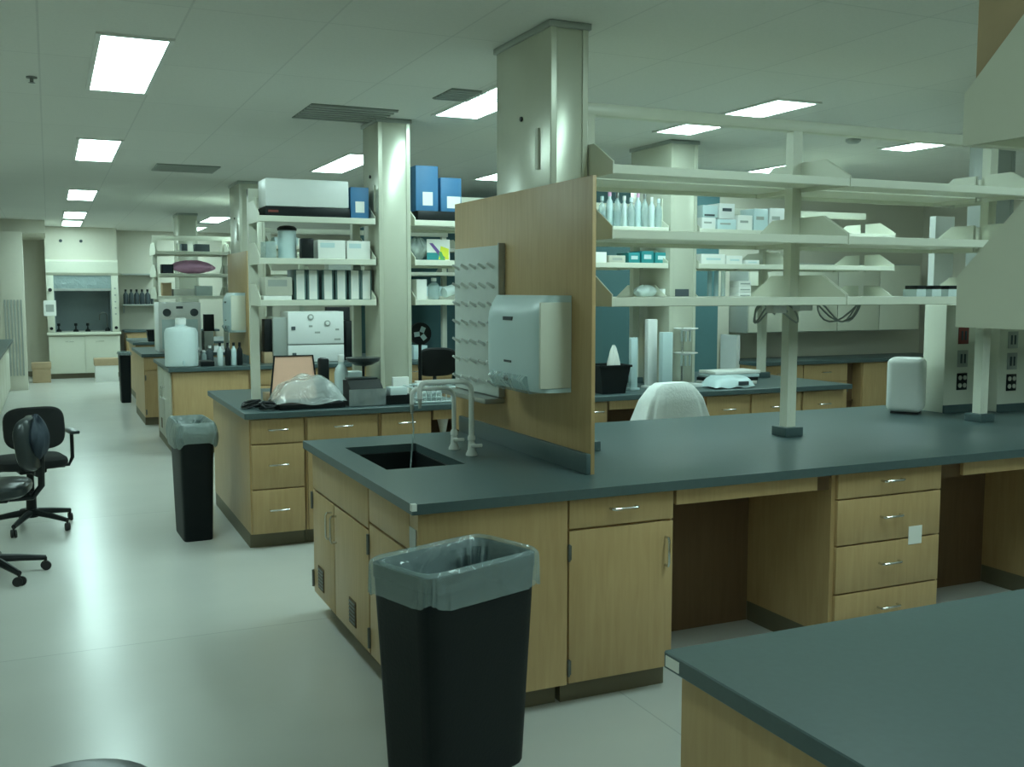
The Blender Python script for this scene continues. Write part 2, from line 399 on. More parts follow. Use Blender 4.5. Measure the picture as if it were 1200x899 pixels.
def knee(x0, x1, y0, yb, label, fill='r'):
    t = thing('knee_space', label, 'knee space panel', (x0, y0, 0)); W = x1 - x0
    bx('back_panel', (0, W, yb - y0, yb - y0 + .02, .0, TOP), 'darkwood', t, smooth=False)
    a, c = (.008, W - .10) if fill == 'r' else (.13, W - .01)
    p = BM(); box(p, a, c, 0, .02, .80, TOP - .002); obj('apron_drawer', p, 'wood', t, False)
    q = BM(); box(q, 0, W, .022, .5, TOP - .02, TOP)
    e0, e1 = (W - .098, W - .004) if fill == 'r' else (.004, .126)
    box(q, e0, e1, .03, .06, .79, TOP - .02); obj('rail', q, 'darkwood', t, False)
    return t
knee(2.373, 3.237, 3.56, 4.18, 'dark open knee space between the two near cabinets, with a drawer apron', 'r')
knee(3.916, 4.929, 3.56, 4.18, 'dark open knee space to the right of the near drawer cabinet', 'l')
# end panel, curb
ep = thing('end_panel', 'tall maple end panel on the near bench, with the towel dispenser on it', 'end panel', (2.10, 3.80, .91))
bx('board', (0, .018, 0, 1.60, 0, 1.275), 'wood', ep, .001)
bx('curb', (-.022, -.0005, 0, 1.5, .0, .09), 'epoxy', ep, .003)
# service columns
def column(x0, x1, y0, y1, z0, label, latch=True, sign=False, mt='colmat'):
    t = thing('service_column', label, 'column', (x0, y0, z0)); t['kind'] = 'thing'
    W, D, hh = x1 - x0, y1 - y0, CZ - z0 - .001
    bx('casing', (0, W, 0, D, 0, hh), mt, t, .006)
    s = BM(); box(s, .0, .03, -.006, -.0002, 0, hh, .002, 1); box(s, W - .03, W, -.006, -.0002, 0, hh, .002, 1); obj('corner_strip', s, mt, t)
    bx('ceiling_collar', (-.012, W + .012, -.014, D + .012, hh - .03, hh - .0005), 'grey', t, .003)
    if latch:
        bx('latch', (-.01, -.0005, D * .18, D * .23, 1.36, 1.55), 'cream', t)
        o = obj('keyhole', cyl(BM(), (-.004, D * .5, 1.62), .012, .008, 'x', 12), 'black', t)
    if sign: bx('sign', (W * .22, W * .72, -.009, -.0003, sign - z0, sign - z0 + .075), 'ink', t)
    return t
column(2.125, 2.318, 4.25, 4.87, .911, 'tall cream metal column right behind the near end panel')
# paper towel dispenser
def dispenser(loc, label, group):
    t = thing('towel_dispenser', label, 'paper towel dispenser', loc, 0, group)
    # local: mounted on plane x=0, bulging to -x, y along the panel from 0 to .62, z from 0 to .42
    D, Wd, Hh = .165, .62, .43
    def cross(u, v):      # u around from near wall edge, over the front to the far wall edge
        a = u * PI
        y = Wd / 2 - math.copysign(abs(math.cos(a)) ** .30, math.cos(a)) * Wd / 2
        z = v * Hh
        sh = 1 - .30 * max(0, (v - .72) / .28) ** 2 - .10 * max(0, (.25 - v) / .25) ** 1.5
        x = -D * sh * max(0, math.sin(a)) ** .30
        return (x, y, z)
    b = BM(); vs = grid(b, 25, 12, cross)
    b.faces.new([r[-1] for r in vs][::-1]); b.faces.new([r[0] for r in vs])
    obj('housing', b, 'bluewhite', t)
    bx('side_cover', (-.155, -.004, -.006, .0105, .02, .40), 'cream', t, .004)
    c = BM(); prism(c, [(-.05, -.012), (-.15, -.012), (-.185, .05), (-.17, .07), (-.05, .03)], 'y', .12, .50)
    obj('chute', c, 'glass', t)
    bx('badge', (-.1685, -.160, .27, .37, .315, .332), 'ink', t)
    bx('window', (-.168, -.160, .28, .36, .12, .13), 'ink', t)
    obj('sensor', cyl(BM(), (-.166, .34, .045), .014, .012, 'x', 12), 'black', t)
    return t
dispenser((2.0995, 3.985, 1.25), 'large white paper towel dispenser on the near wooden end panel', 'towel dispensers')
# pegboard drying rack
pb = thing('drying_rack', 'white pegboard drying rack on the near end panel, beyond the towel dispenser', 'drying rack', (2.0995, 4.72, 1.14))
bx('board', (-.03, 0, 0, .61, .02, .79), 'pegboard', pb, .003); bx('edge_trim', (-.034, -.0, -.012, -.0005, .02, .80), 'steel', pb)
bx('drip_tray', (-.11, 0, -.01, .62, -.012, .015), 'steel', pb, .004)
k = BM(); tube(k, [(-.03, 0, 0), (-.05, 0, .010), (-.07, 0, .022)], [.010, .008, .006], 6)
pg = obj('peg', k, 'white', pb); pg.location = (0, .06, .08)
for r in range(7):
    for c in range(5):
        if r or c:
            p = pg.copy(); p.parent = pb; C.objects.link(p); p.location = (0, .06 + .12 * c, .08 + .1 * r)
# faucets
def faucet(loc, label, h, reach, r=.013, hose=False, rz=PI):
    t = thing('lab_faucet', label, 'faucet', loc, rz, 'white faucets at the near sink')
    obj('base', lathe(BM(), [(.028, 0), (.028, .008), (.018, .028), (.015, .07), (.019, .075), (.019, .09), (.013, .1)], 16), 'white', t)
    rr = .05
    pts = [(0, 0, .1), (0, 0, h - rr)] + arc((rr, 0, h - rr), rr, PI, PI / 2, 6) + [(reach - .03, 0, h)] + arc((reach - .03, 0, h - .03), .03, PI / 2, 0, 5) + [(reach, 0, h - .075)]
    obj('gooseneck', tube(BM(), pts, r, 10), 'white', t)
    b = BM(); cyl(b, (0, .035, .055), .008, .05, 'y', 8); box(b, -.03, .03, .055, .068, .047, .063, .003, 1); obj('valve_handle', b, 'white', t)
    obj('nozzle', tube(BM(), [(reach, 0, h - .07), (reach, 0, h - .12)], [.011, .007], 10), 'steel', t)
    if hose: obj('hose', tube(BM(), [(reach, 0, h - .11), (reach - .004, .01, h - .2), (reach + .01, .02, h - .3), (reach + .02, .02, h - .42)], .004, 6), 'glass', t)
    return t
faucet((1.826, 4.49, .911), 'white gooseneck faucet nearer the camera at the near sink', .36, .26)
faucet((1.818, 4.70, .911), 'thinner white gooseneck faucet, farther one at the near sink', .31, .22, .011, True)
# shelving of bench A
shelving('cream open shelving over the near bench, three mostly empty tiers', 4.41, [(2.322, 3.695), (3.70, 5.06), (5.07, 6.5)], [2.40, 3.665, 5.13, 6.45], (2.225, 1.935, 1.628), 2.60, depth=.36, sides=(-1,))
# rear tier of the same bench as a second unit, shorter where the column stands
t = thing('shelving_unit', 'rear tier of cream shelves behind the near shelving', 'shelving', (2.4, 4.41, .91))
for (x0, x1) in ((2.33, 3.695), (3.70, 5.06), (5.07, 5.24)):
    for lv in (2.225, 1.935, 1.628):
        z0 = lv - .91; b = BM(); box(b, x0 - 2.4, x1 - 2.4, .033, .346, z0 + .022, z0 + .04); box(b, x0 - 2.4, x1 - 2.4, .345, .362, z0, z0 + .042)
        sh = obj('shelf', b, 'cream', t, False)
        for xx in (x0 - 2.4, x1 - 2.4 - .006): obj('bracket_plate', prism(BM(), plate_poly(1, .362, .034, z0), 'x', xx, xx + .006), 'cream', sh, False)
# service pedestal with outlets at the right of bench A
def outlets(parent, x, y, z, red=False, quad=True):
    p = bx('outlet', (x - .045, x + .045, y - .006, y - .0003, z - .055, z + .055), 'red' if red else ('black' if quad else 'grey'), parent, .002)
    if quad:
        for sx in (-1, 1):
            for sz in (-1, 1): obj('socket', cyl(BM(), (x + sx * .021, y - .008, z + sz * .025), .015, .005, 'y', 12), 'putty', p)
    else:
        for sx in (-1, 1): bx('socket', (x + sx * .016 - .007, x + sx * .016 + .007, y - .009, y - .005, z - .03, z + .03), 'ink', p)
column(5.80, 6.1, 5.04, 5.16, .911, 'service column at the right end of the near bench, behind the outlet pedestals', latch=False, mt='grey')
pc = thing('outlet_pedestal', 'left cream outlet pedestal of the near bench, beside the white canister', 'outlet pedestal', (5.25, 4.80, .911))
bx('casing', (0, .31, 0, .18, 0, .70), 'cream', pc, .005)
bx('base_strip', (-.004, .314, -.012, -.0005, .0, .05), 'epoxy', pc)
wbd = bx('riser_board', (0, .17, 0, .05, 0, 1.28), 'white'); wbd.location = (5.34, 5.0, .911); setp(wbd, 'tall thin pale blue board rising behind the left outlet pedestal', 'board')
outlets(pc, .155, 0, .50, red=True, quad=False); outlets(pc, .155, 0, .35, quad=False); outlets(pc, .155, 0, .20)
pd = thing('outlet_pedestal', 'right cream outlet pedestal of the near bench, next to the plain white panel', 'outlet pedestal', (5.62, 4.70, .911))
bx('casing', (0, .27, 0, .2, 0, .70), 'cream', pd, .005); bx('base_strip', (-.004, .274, -.012, -.0005, .0, .05), 'epoxy', pd)
outlets(pd, .12, 0, .47, quad=False); outlets(pd, .12, 0, .33, quad=False); outlets(pd, .12, 0, .19)
wp = bx('white_panel', (0, .5, 0, .03, 0, .70), 'white'); wp.location = (5.93, 4.72, .911); setp(wp, 'plain white panel standing right of the outlet pedestal', 'panel')
# white soap box
b = BM(); box(b, -.112, .112, -.112, .112, .012, .36, .04, 4)
sb = thing('canister', 'white rounded plastic canister standing on the near bench beside the left outlet pedestal', 'canister', (5.05, 4.92, .911), math.radians(38))
obj('body', b, 'white', sb); bx('foot', (-.085, .085, -.085, .085, 0, .012), 'rubber', sb)

# ================================================================== BENCH FRONT RIGHT (foreground)
wf = worktop('black epoxy worktop of the bench in the bottom right foreground', 1.207, 4.6, .10, 1.846)
bx('asset_sticker', (-.001 + 1.2055, 1.2068, 1.785, 1.835, .878, .902), 'paper', wf)
cabinet(1.235, 2.4, .13, 1.815, [('door', .01, .58, .1, TOP - .004, 'r'), ('door', .585, 1.155, .1, TOP - .004, 'l')], 'plain wooden cabinet side under the foreground worktop', kick_side=.0)
cabinet(2.401, 4.5, .13, 1.815, [('door', .01, 1.04, .1, TOP - .004, 'r'), ('door', 1.05, 2.09, .1, TOP - .004, 'l')], 'wooden cabinet under the far right part of the foreground worktop')
shelving('grey shelving over the foreground bench with sloped end plates', .985, [(1.556, 2.95), (2.955, 4.3)], [1.64, 2.95, 4.25], (1.632, 1.968, 2.31), 2.75, depth=.385, sides=(1,), plate=(.095, .42, .25))
b = BM(); box(b, 0, .42, 0, .34, 0, .29, .003, 1)
cb = thing('cardboard_box', 'brown cardboard box on the upper shelf over the foreground bench', 'box', (1.568, 1.05, 2.0095))
box_o = obj('carton', b, 'card', cb); bx('tape', (.19, .25, -.002, .342, .05, .2915), 'putty', cb)

# ================================================================== BENCH B (second island)
wb = worktop('black epoxy worktop of the second bench, crowded with equipment', 1.12, 6.2, 6.635, 8.32)
FB = 6.67
cabinet(1.155, 1.518, FB, 8.28, [('drawer', .008, .356, .70, TOP - .004), ('drawer', .008, .356, .40, .697), ('drawer', .008, .356, .1, .397)], 'three drawer cabinet at the aisle end of the second bench')
cabinet(1.522, 2.03, FB, 7.45, [('drawer', .01, .497, .70, TOP - .004), ('door', .01, .497, .1, .696, 'l')], 'second cabinet from the aisle in the second bench')
cabinet(2.034, 2.415, FB, 7.45, [('drawer', .01, .372, .70, TOP - .004), ('door', .01, .372, .1, .696, 'r')], 'cabinet of the second bench seen beyond the faucets')
cabinet(3.62, 3.835, FB, 7.45, [('drawer', .008, .207, .70, TOP - .004), ('door', .008, .207, .1, .696, 'r')], 'narrow cabinet of the second bench left of the coated chair')
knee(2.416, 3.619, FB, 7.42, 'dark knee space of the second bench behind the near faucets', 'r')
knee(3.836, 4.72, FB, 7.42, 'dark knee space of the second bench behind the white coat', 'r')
cabinet(4.721, 5.16, FB, 7.45, [('drawer', .01, .43, .62, TOP - .004), ('door', .01, .43, .1, .616, 'l')], 'cabinet of the second bench just right of the white coat')
cabinet(5.162, 5.69, FB, 7.45, [('drawer', .01, .518, .62, TOP - .004), ('door', .01, .518, .1, .616, 'r')], 'cabinet of the second bench left of the shelf post')
cabinet(5.692, 6.15, FB, 7.45, [('drawer', .01, .448, .62, TOP - .004), ('door', .01, .448, .1, .616, 'r')], 'cabinet at the far end of the second bench, right of the shelf post')
column(2.175, 2.415, 7.10, 7.48, .911, 'cream column rising through the second bench between its shelves', sign=False)
c2 = column(4.66, 4.92, 7.12, 7.75, .911, 'cream column with a small dark sign, seen through the near shelves', sign=1.64)
p_ = bx('label_holder', (0, .10, -.004, -.0003, 0, .04), 'steel'); p_.parent = [o for o in C.objects if o.name == 'service_column.001'][0]; p_.location = (.09, -.006, .80)
b = BM(); box(b, 0, .24, 0, .05, 0, .22); obj('outlet_box', b, 'cream', p_.parent).location = (.015, -.056, .06)
LB = (2.175, 1.885, 1.595)
shelving('cream shelving over the aisle part of the second bench, full of boxes and binders', 7.52, [(1.325, 2.155)], [1.355, 2.12], LB, 2.43, depth=.38, foot=False, sides=(-1,))
shelving('cream shelving of the second bench right of its first column', 7.52, [(2.45, 3.5), (3.51, 4.64)], [2.51, 3.5, 4.57], LB, 2.43, depth=.38, foot=True)
shelving('cream shelving of the second bench right of its signed column', 7.52, [(4.94, 5.93), (5.94, 7.1)], [5.0, 5.93], LB, 2.43, depth=.38, foot=True)

YS = 7.18   # front items on these shelves
def on(px, z, y=YS): q = at(px, 300, y=y); return (q.x, y, z)
def carton(px0, px1, z0, h, mt, label, name='carton_box', cat='box', y=YS, d=.2, group=None, lab=None, bev=.003):
    x0, x1 = at(px0, 300, y=y).x, at(px1, 300, y=y).x; w = x1 - x0
    t = thing(name, label, cat, (x0 + w / 2, y + d / 2, z0), 0, group)
    bx('body', (-w / 2, w / 2, -d / 2, d / 2, 0, h), mt, t, bev)
    if lab: bx('label', (-w / 2 + w * lab[0], -w / 2 + w * lab[1], -d / 2 - .0015, -d / 2, h * lab[2], h * lab[3]), lab[4] if len(lab) > 4 else 'paper', t)
    return t
ZT, ZM, ZL = LB[0] + .041, LB[1] + .041, LB[2] + .041
# big white case on the top shelf
x0, x1 = at(311, 250, y=YS).x, at(410, 250, y=YS).x
lp = thing('instrument_case', 'long white case with black base on top of the second bench shelving', 'instrument', (x0, YS, ZT))
w = x1 - x0
bx('base', (0, w, 0, .28, 0, .07), 'black', lp, .004); bx('cover', (.004, w - .004, .004, .276, .071, .265), 'white', lp, .01)
bx('badge', (.02, .09, -.002, 0, .03, .045), 'red', lp)
carton(412, 433, ZT, .225, 'blue', 'blue carton with white label beside the long white case, left of the column', lab=(.25, .75, .2, .55), group='blue cartons on the top shelf')
tr = thing('black_tray', 'shallow black tray under the blue cartons right of the column', 'tray', (*on(490, 0)[:2], ZT)); x = at(534, 300, y=YS).x - at(490, 300, y=YS).x
bx('body', (0, x, 0, .26, 0, .075), 'black', tr, .006)
carton(488, 514, ZT + .076, .33, 'blue', 'taller blue carton standing on the black tray', lab=(.3, .75, .12, .42), group='blue cartons on the top shelf', y=YS + .02)
carton(517, 541, ZT + .076, .25, 'blue', 'shorter blue carton on the black tray by the end panel', lab=(.3, .95, .1, .45), group='blue cartons on the top shelf', y=YS + .02)
# middle shelf
x = on(340, ZM)
cn = thing('canister', 'grey cylindrical canister with black lid on the second bench shelf', 'canister', (x[0], YS + .09, ZM))
obj('body', lathe(BM(), [(.062, 0), (.064, .01), (.064, .19), (.06, .2)], 24), 'bluewhite', cn)
obj('lid', lathe(BM(), [(.068, .2), (.068, .216), (.05, .23), (.02, .235)], 24), 'black', cn)
carton(354, 368, ZM, .145, 'black', 'small black upright block between the grey canister and white boxes', 'black_case', 'case', d=.09, bev=.008)
carton(373, 405, ZM, .135, 'paper', 'white printed carton, left one of the pair beside the column', d=.24, lab=(.08, .6, .6, .85, 'bluewhite'), group='white cartons beside the column')
carton(407, 434, ZM, .133, 'paper', 'white printed carton, right one of the pair touching the column', d=.2, lab=(.08, .6, .6, .85, 'bluewhite'), group='white cartons beside the column')
carton(312, 324, ZM, .12, 'glass', 'clear plastic box at the left end of the middle shelf', 'plastic_box', d=.2)
# lower shelf: binders and pile
bn = None
places = ['leftmost white binder on the lower shelf of the second bench', 'second white binder from the left on the lower shelf', 'third white binder from the left on the lower shelf',
          'fourth white binder from the left on the lower shelf', 'fifth white binder from the left on the lower shelf', 'rightmost, brightest white binder, next to the column']
for (a, c), l in zip(((347, 356), (362, 371), (379, 389), (395, 404), (411, 420), (425, 433)), places):
    p = on((a + c) / 2, ZL, YS + .03)
    if bn is None:
        bn = thing('binder', l, 'binder', p, 0, 'white binders on the lower shelf')
        bx('cover', (-.042, .042, .004, .24, 0, .215), 'binder', bn, .003); bx('spine', (-.028, .028, 0, .0038, .004, .211), 'paper', bn)  # wide dark cover paints the shaded gap beside each white spine
        bx('spine_label', (-.018, .018, -.001, -.0002, .06, .17), 'white', bn)
    else: dup(bn, p, label=l)
carton(308, 341, ZL, .03, 'paper', 'stack of white papers at the left end of the lower shelf', 'paper_stack', 'papers', d=.26)
carton(310, 342, ZL + .031, .13, 'putty', 'beige instrument box on the paper stack beside the binders', 'instrument_box', 'instrument', d=.22, bev=.008, lab=(.1, .8, .5, .85, 'grey'))
# right of the column
bgx = on(503, ZM)
def bag(name, label, loc, rx, ry, rz, mt, cat='bag', group=None, seed=1, rough=.16):
    rnd = random.Random(seed); ph = [rnd.uniform(0, 6.28) for _ in range(6)]
    def fn(u, v):
        a = u * 2 * PI; s = math.sin(PI * (.02 + .96 * v) ) ** .55
        k = 1 + rough * (math.sin(3 * a + ph[0] + 2 * v) * .5 + math.sin(7 * a + ph[1] + 5 * v) * .35 + math.sin(11 * a + ph[2] - 7 * v) * .2)
        return (rx * s * k * math.cos(a), ry * s * k * math.sin(a), rz * (v ** .9) * (1 + .06 * math.sin(5 * a + ph[3])))
    b = BM(); vs = grid(b, 40, 14, fn, True); b.faces.new([r[0] for r in vs]); b.faces.new([r[-1] for r in vs][::-1])
    mn = min(v.co.z for v in b.verts)
    for v in b.verts: v.co.z -= mn
    o = obj(name, b, mt, loc=loc); return setp(o, label, cat, group)
bag('plastic_bag', 'clear plastic bag beside the colourful leaflet on the second bench shelf', (bgx[0] - .05, YS + .12, ZM), .075, .08, .17, 'film2', seed=3)
x0, x1 = at(503, 300, y=YS).x, at(530, 300, y=YS).x; w = x1 - x0
lf = thing('leaflet', 'colourful leaflet with yellow and purple stripes propped on the shelf', 'leaflet', (x0, YS + .05, ZM))
bx('sheet', (0, w, 0, .004, 0, .16), 'paper', lf)
obj('print', prism(BM(), [(.0, .005), (w * .6, .005), (w * .45, .06), (0, .06)], 'y', -.001, 0), 'teal', lf); obj('print', prism(BM(), [(w * .5, .01), (w * .95, .01), (w * .95, .09), (w * .6, .11)], 'y', -.0012, 0), 'yellow', lf)
obj('print', prism(BM(), [(w * .1, .13), (w * .25, .13), (w * .8, .02), (w * .6, .02)], 'y', -.002, -.0013), 'purple', lf); obj('print', prism(BM(), [(w * .6, .0), (w * .8, .0), (w * .62, .07), (w * .5, .06)], 'y', -.003, -.0021), 'green', lf)
carton(488, 500, ZL, .15, 'paper', 'upright white carton on the lower shelf right of the column', d=.12)
def bottle(loc, r, h, mt, label, group, cap='white', name='bottle', cat='bottle', lie=False):
    t = thing(name, label, cat, loc, 0, group)
    obj('body', lathe(BM(), [(r * .9, 0), (r, .01), (r, h * .62), (r * .8, h * .72), (r * .4, h * .8), (r * .4, h * .86)], 16), mt, t)
    obj('cap', lathe(BM(), [(r * .46, h * .86), (r * .46, h), (r * .4, h * 1.01)], 14), cap, t)
    if lie: t.rotation_euler = lie
    return t
bottle(on(508, ZL, YS + .1), .045, .16, 'glass', 'clear bottle behind the tilted one on the lower shelf right of the column', None)
q = on(520, ZL + .05, YS + .06); bottle((q[0], q[1], q[2]), .04, .15, 'white2', 'white bottle lying tilted by the pegboard on the lower shelf', None, lie=(0, math.radians(75), .4))
# things on the worktop B
W0 = .9115
def coil(loc, label, r, n, mt, name='cable', cat='cable', seed=2, tr=.008, squash=.6):
    rnd = random.Random(seed); pts = []
    for i in range(n * 10):
        a = i * 2 * PI / 10; k = 1 + .25 * math.sin(i * .7) + rnd.uniform(-.12, .12)
        pts.append((r * k * math.cos(a), r * squash * k * math.sin(a), tr + .05 * abs(math.sin(i * .37 + seed)) * (i / (n * 10))))
    o = obj(name, tube(BM(), pts, tr, 6), mt, loc=loc); return setp(o, label, cat)
coil(Vector((1.215, 6.93, W0)), 'coiled black power cable nearest the aisle corner of the second bench', .062, 5, 'black', seed=2)
coil(Vector((1.30, 6.775, W0)), 'bundled black cable beside the wrapped tray on the second bench', .055, 4, 'black', seed=5, tr=.01)
# plastic wrapped tray with salmon lid
a = at(324, 460, y=6.72); c = at(408, 460, y=6.72)
wt_ = thing('wrapped_tray', 'black tray under a loose clear plastic cover on the second bench', 'tray', (a.x, 6.72, W0)); w = c.x - a.x
bx('tray', (.02, w - .02, 0, .38, 0, .035), 'black', wt_, .005)
def cov(u, v):
    x = u * w; y = v * .42 - .015
    hh = .165 * (1 - abs(2 * u - 1) ** 3.2) * (1 - abs(2 * v - 1) ** 5) + .012 * math.sin(9 * u + 4 * v) + .012 * math.sin(17 * u - 9 * v) * v + .014
    return (x, y, max(.004, hh + .025))
b = BM(); grid(b, 34, 18, cov); obj('plastic_cover', b, plastic_film('clear cover film', (.80, .86, .86), .62, .08), wt_)
sa = thing('serving_tray', 'salmon coloured tray leaning upright behind the wrapped tray', 'tray', (at(316, 430, y=7.17).x, 7.17, W0))
b = BM(); w2 = at(372, 430, y=7.17).x - at(316, 430, y=7.17).x; prism(b, [(0, 0), (w2, 0), (w2 - .02, .33), (.05, .33)], 'y', 0, .012)
s_ = obj('panel', b, 'salmon', sa); s_.rotation_euler = (-.2, 0, 0)
b = BM(); tube(b, [(-.004, -.003, .0), (.046, -.003, .333), (w2 - .018, -.003, .333), (w2 + .004, -.003, 0)], .007, 6); r_ = obj('rim', b, 'black', sa); r_.rotation_euler = (-.2, 0, 0)
bx('end_block', (w2 + .015, w2 + .09, .0, .08, 0, .31), 'black', sa, .02)
# black device in plastic
a = at(411, 460, y=6.73); w = at(449, 460, y=6.73).x - a.x
dv = thing('black_device', 'boxy black device under thin plastic between the wrapped tray and the black tray', 'device', (a.x, 6.73, W0))
b = BM(); prism(b, [(0, 0), (.2, 0), (.2, .17), (.08, .175), (.0, .12)], 'x', 0, w); obj('body', b, 'black', dv)
bx('lid', (.01, w - .01, .085, .19, .1755, .188), 'vinyl', dv, .004)
b = BM(); grid(b, 14, 10, lambda u, v: (u * (w + .03) - .015, -.012 - .002 * math.sin(20 * u) , .004 + v * .115)); obj('plastic_wrap', b, 'film2', dv)
a = at(450.5, 460, y=6.74); w = at(483, 460, y=6.74).x - a.x
bt = thing('black_tray', 'flat black open tray on the second bench left of the wash rack', 'tray', (a.x, 6.74, W0))
b = BM(); box(b, 0, w, 0, .2, 0, .012); box(b, 0, w, 0, .012, .012, .065); box(b, 0, w, .188, .2, .012, .065); box(b, 0, .012, .012, .188, .012, .065); box(b, w - .012, w, .012, .188, .012, .065); obj('tray', b, 'black', bt, False)
carton(456, 476, W0 + .013, .10, 'white2', 'pale box lying in the black tray', y=6.79, d=.11)
# monitor arm / black lamp under column
mo = thing('bench_lamp', 'black desk lamp with a wide shade in front of the column on the second bench', 'lamp', (at(426, 445, y=7.03).x, 7.03, W0))
obj('base', lathe(BM(), [(.06, 0), (.06, .015), (.02, .02)], 18), 'black', mo)
obj('arm', tube(BM(), [(0, 0, .02), (0, .0, .18), (0, 0, .27)], .009, 8), 'black', mo)
obj('shade', lathe(BM(), [(.125, .315), (.115, .29), (.06, .26), (.02, .255)], 20, (.0, 0, 0)), 'vinyl', mo)
# small white clutter
cl = [(455, 452, .05, .07, 'white', 'small white carton behind the black tray'), (470, 450, .06, .05, 'paper', 'low white carton behind the pale box'), (488, 455, .05, .06, 'white2', 'small milky carton near the wash rack'),
      (463, 438, .09, .10, 'paper', 'upright white carton in front of the column')]
for px, py, w, h, mt, l in cl:
    p = at(px, 462, y=7.03)
    t = thing('carton_box', l, 'box', (p.x, 7.03, W0)); bx('body', (-w / 2, w / 2, -.04, .04, 0, h), mt, t, .004); bx('label', (-w * .35, w * .3, -.0412, -.04, h * .3, h * .7), 'bluewhite', t)
coil(Vector((at(498, 460, y=7.0).x, 7.09, W0)), 'tangled black cord behind the wash rack on the second bench', .06, 4, 'black', seed=9)
# white wash rack
a = at(487, 470, y=6.70)
rk = thing('dish_rack', 'white wire dish rack at the right end of the clutter on the second bench', 'rack', (a.x, 6.69, W0))
b = BM(); Wd, Dd = .30, .30
for z in (.012, .11): tube(b, [(0, 0, z), (Wd, 0, z), (Wd, Dd, z), (0, Dd, z), (0, 0, z)], .006, 6)
obj('rim', b, 'white2', rk); b = BM()
for i in range(9):
    x = Wd * i / 8
    tube(b, [(x, 0, .11), (x, 0, .012), (x, Dd, .012), (x, Dd, .11)], .004, 5)
obj('wires', b, 'white2', rk)
bag('plastic_bag', 'crumpled clear bag lying in the white dish rack', (a.x + .14, 6.84, W0 + .0165), .1, .1, .09, 'film2', seed=8)
bottle((at(400, 445, y=7.12).x, 7.12, W0), .05, .33, 'white2', 'white squeeze wash bottle under the second bench shelf, left of the column', None)
carton(404, 424, W0, .20, 'white2', 'milky box beside the wash bottle left of the column', y=7.2, d=.14)
carton(308, 318, W0 + .0, .06, 'card', 'small brown box under the left end of the second bench shelving', y=7.3, d=.12)
carton(487, 499, W0, .13, 'paper', 'white carton standing behind the left end of the dish rack', y=7.03, d=.05)
carton(519, 527, W0, .07, 'card', 'small brown carton behind the right half of the dish rack', y=7.03, d=.05)
carton(459, 478, W0 + .0, .17, 'paper', 'upright white sheet box in front of the column base', y=6.97, d=.035)
# fan
p = at(492, 391, y=7.4)
fn_ = thing('desk_fan', 'small round black fan with pale hub under the shelves right of the column', 'fan', (p.x, 7.4, W0))
obj('base', lathe(BM(), [(.06, 0), (.06, .02), (.015, .03), (.012, p.z - W0 - .08)], 16), 'black', fn_)
b = BM(); cyl(b, (0, 0, p.z - W0), .085, .05, 'y', 24); obj('housing', b, 'black', fn_)
for k in range(3):
    a = k * 2 * PI / 3 + .4; b = BM(); box(b, -.018, .018, -.031, -.026, .012, .055)
    bmesh.ops.rotate(b, verts=b.verts, cent=(0, 0, 0), matrix=Matrix.Rotation(a, 3, 'Y'))
    o = obj('blade', b, 'bluewhite', fn_); o.location = (0, 0, p.z - W0)
# bag standing in the knee space by the faucets
bag('backpack', 'dark bag standing in the knee space behind the near faucets', (2.75, 6.95, .0), .17, .13, .62, 'navy', seed=4, rough=.07)
# hanging white cup
b = BM(); lathe(b, [(.018, 0), (.055, .19), (.057, .2)], 18); o = obj('paper_cup', b, 'paper', loc=(2.47, 6.60, .62)); o.rotation_euler = (0, 0, 0)
setp(o, 'white cone shaped cup holder on the side of the second bench by the faucets', 'cup')
o.location = (2.60, 6.95, .645)

# right part of bench B
tb = thing('black_tub', 'black plastic tub with white tissue on the right part of the second bench', 'tub', (at(712, 455, y=6.85).x, 6.85, W0))
b = BM()
def taper(b, w0, d0, w1, d1, h, th=.008, floor=.01):
    for s in (0, 1):
        pass
    vs = []
    for (w, d, z) in ((w0, d0, 0), (w1, d1, h), (w1 - th, d1 - th, h), (w0 - th, d0 - th, floor)):
        vs.append([b.verts.new((sx * w, sy * d, z)) for sx, sy in ((-1, -1), (1, -1), (1, 1), (-1, 1))])
    for a, c in zip(vs, vs[1:]):
        for k in range(4): b.faces.new((a[k], a[(k + 1) % 4], c[(k + 1) % 4], c[k]))
    b.faces.new(vs[0][::-1]); b.faces.new(vs[-1]); return b
taper(b, .10, .10, .135, .12, .215); obj('shell', b, 'black', tb)
b = BM(); box(b, -.142, .142, -.128, -.118, .205, .222); box(b, -.142, .142, .118, .128, .205, .222); box(b, -.145, -.132, -.128, .128, .205, .222); box(b, .132, .145, -.128, .128, .205, .222); obj('rim', b, 'black', tb)
bag('tissue', 'white crumpled tissue sticking up out of the black tub', (tb.location.x + .05, 6.85, W0 + .0125), .05, .04, .34, 'paper', 'tissue', seed=11, rough=.2)
def rod(px0, px1, y, h, mt, label, name, cat):
    x0, x1 = at(px0, 430, y=y).x, at(px1, 430, y=y).x
    t = thing(name, label, cat, ((x0 + x1) / 2, y, W0)); r = (x1 - x0) / 2
    bx('foot', (-r * 1.4, r * 1.4, -r, r, 0, .02), mt, t, .003); bx('body', (-r, r, -r * .6, r * .6, .0205, h), mt, t, .006); return t
rod(738, 746, 6.95, .42, 'bluewhite', 'thin pale blue upright stand beside the black tub', 'stand', 'stand')
rod(757, 768, 7.05, .56, 'white', 'white upright column instrument right of the thin stand', 'upright_instrument', 'instrument')
rod(774, 786, 6.9, .46, 'bluewhite', 'pale blue upright instrument between the white column and the funnel stand', 'upright_instrument', 'instrument')
fs = thing('funnel_stand', 'white two tier stand with small saucers on the second bench', 'stand', (at(803, 440, y=7.0).x, 7.0, W0))
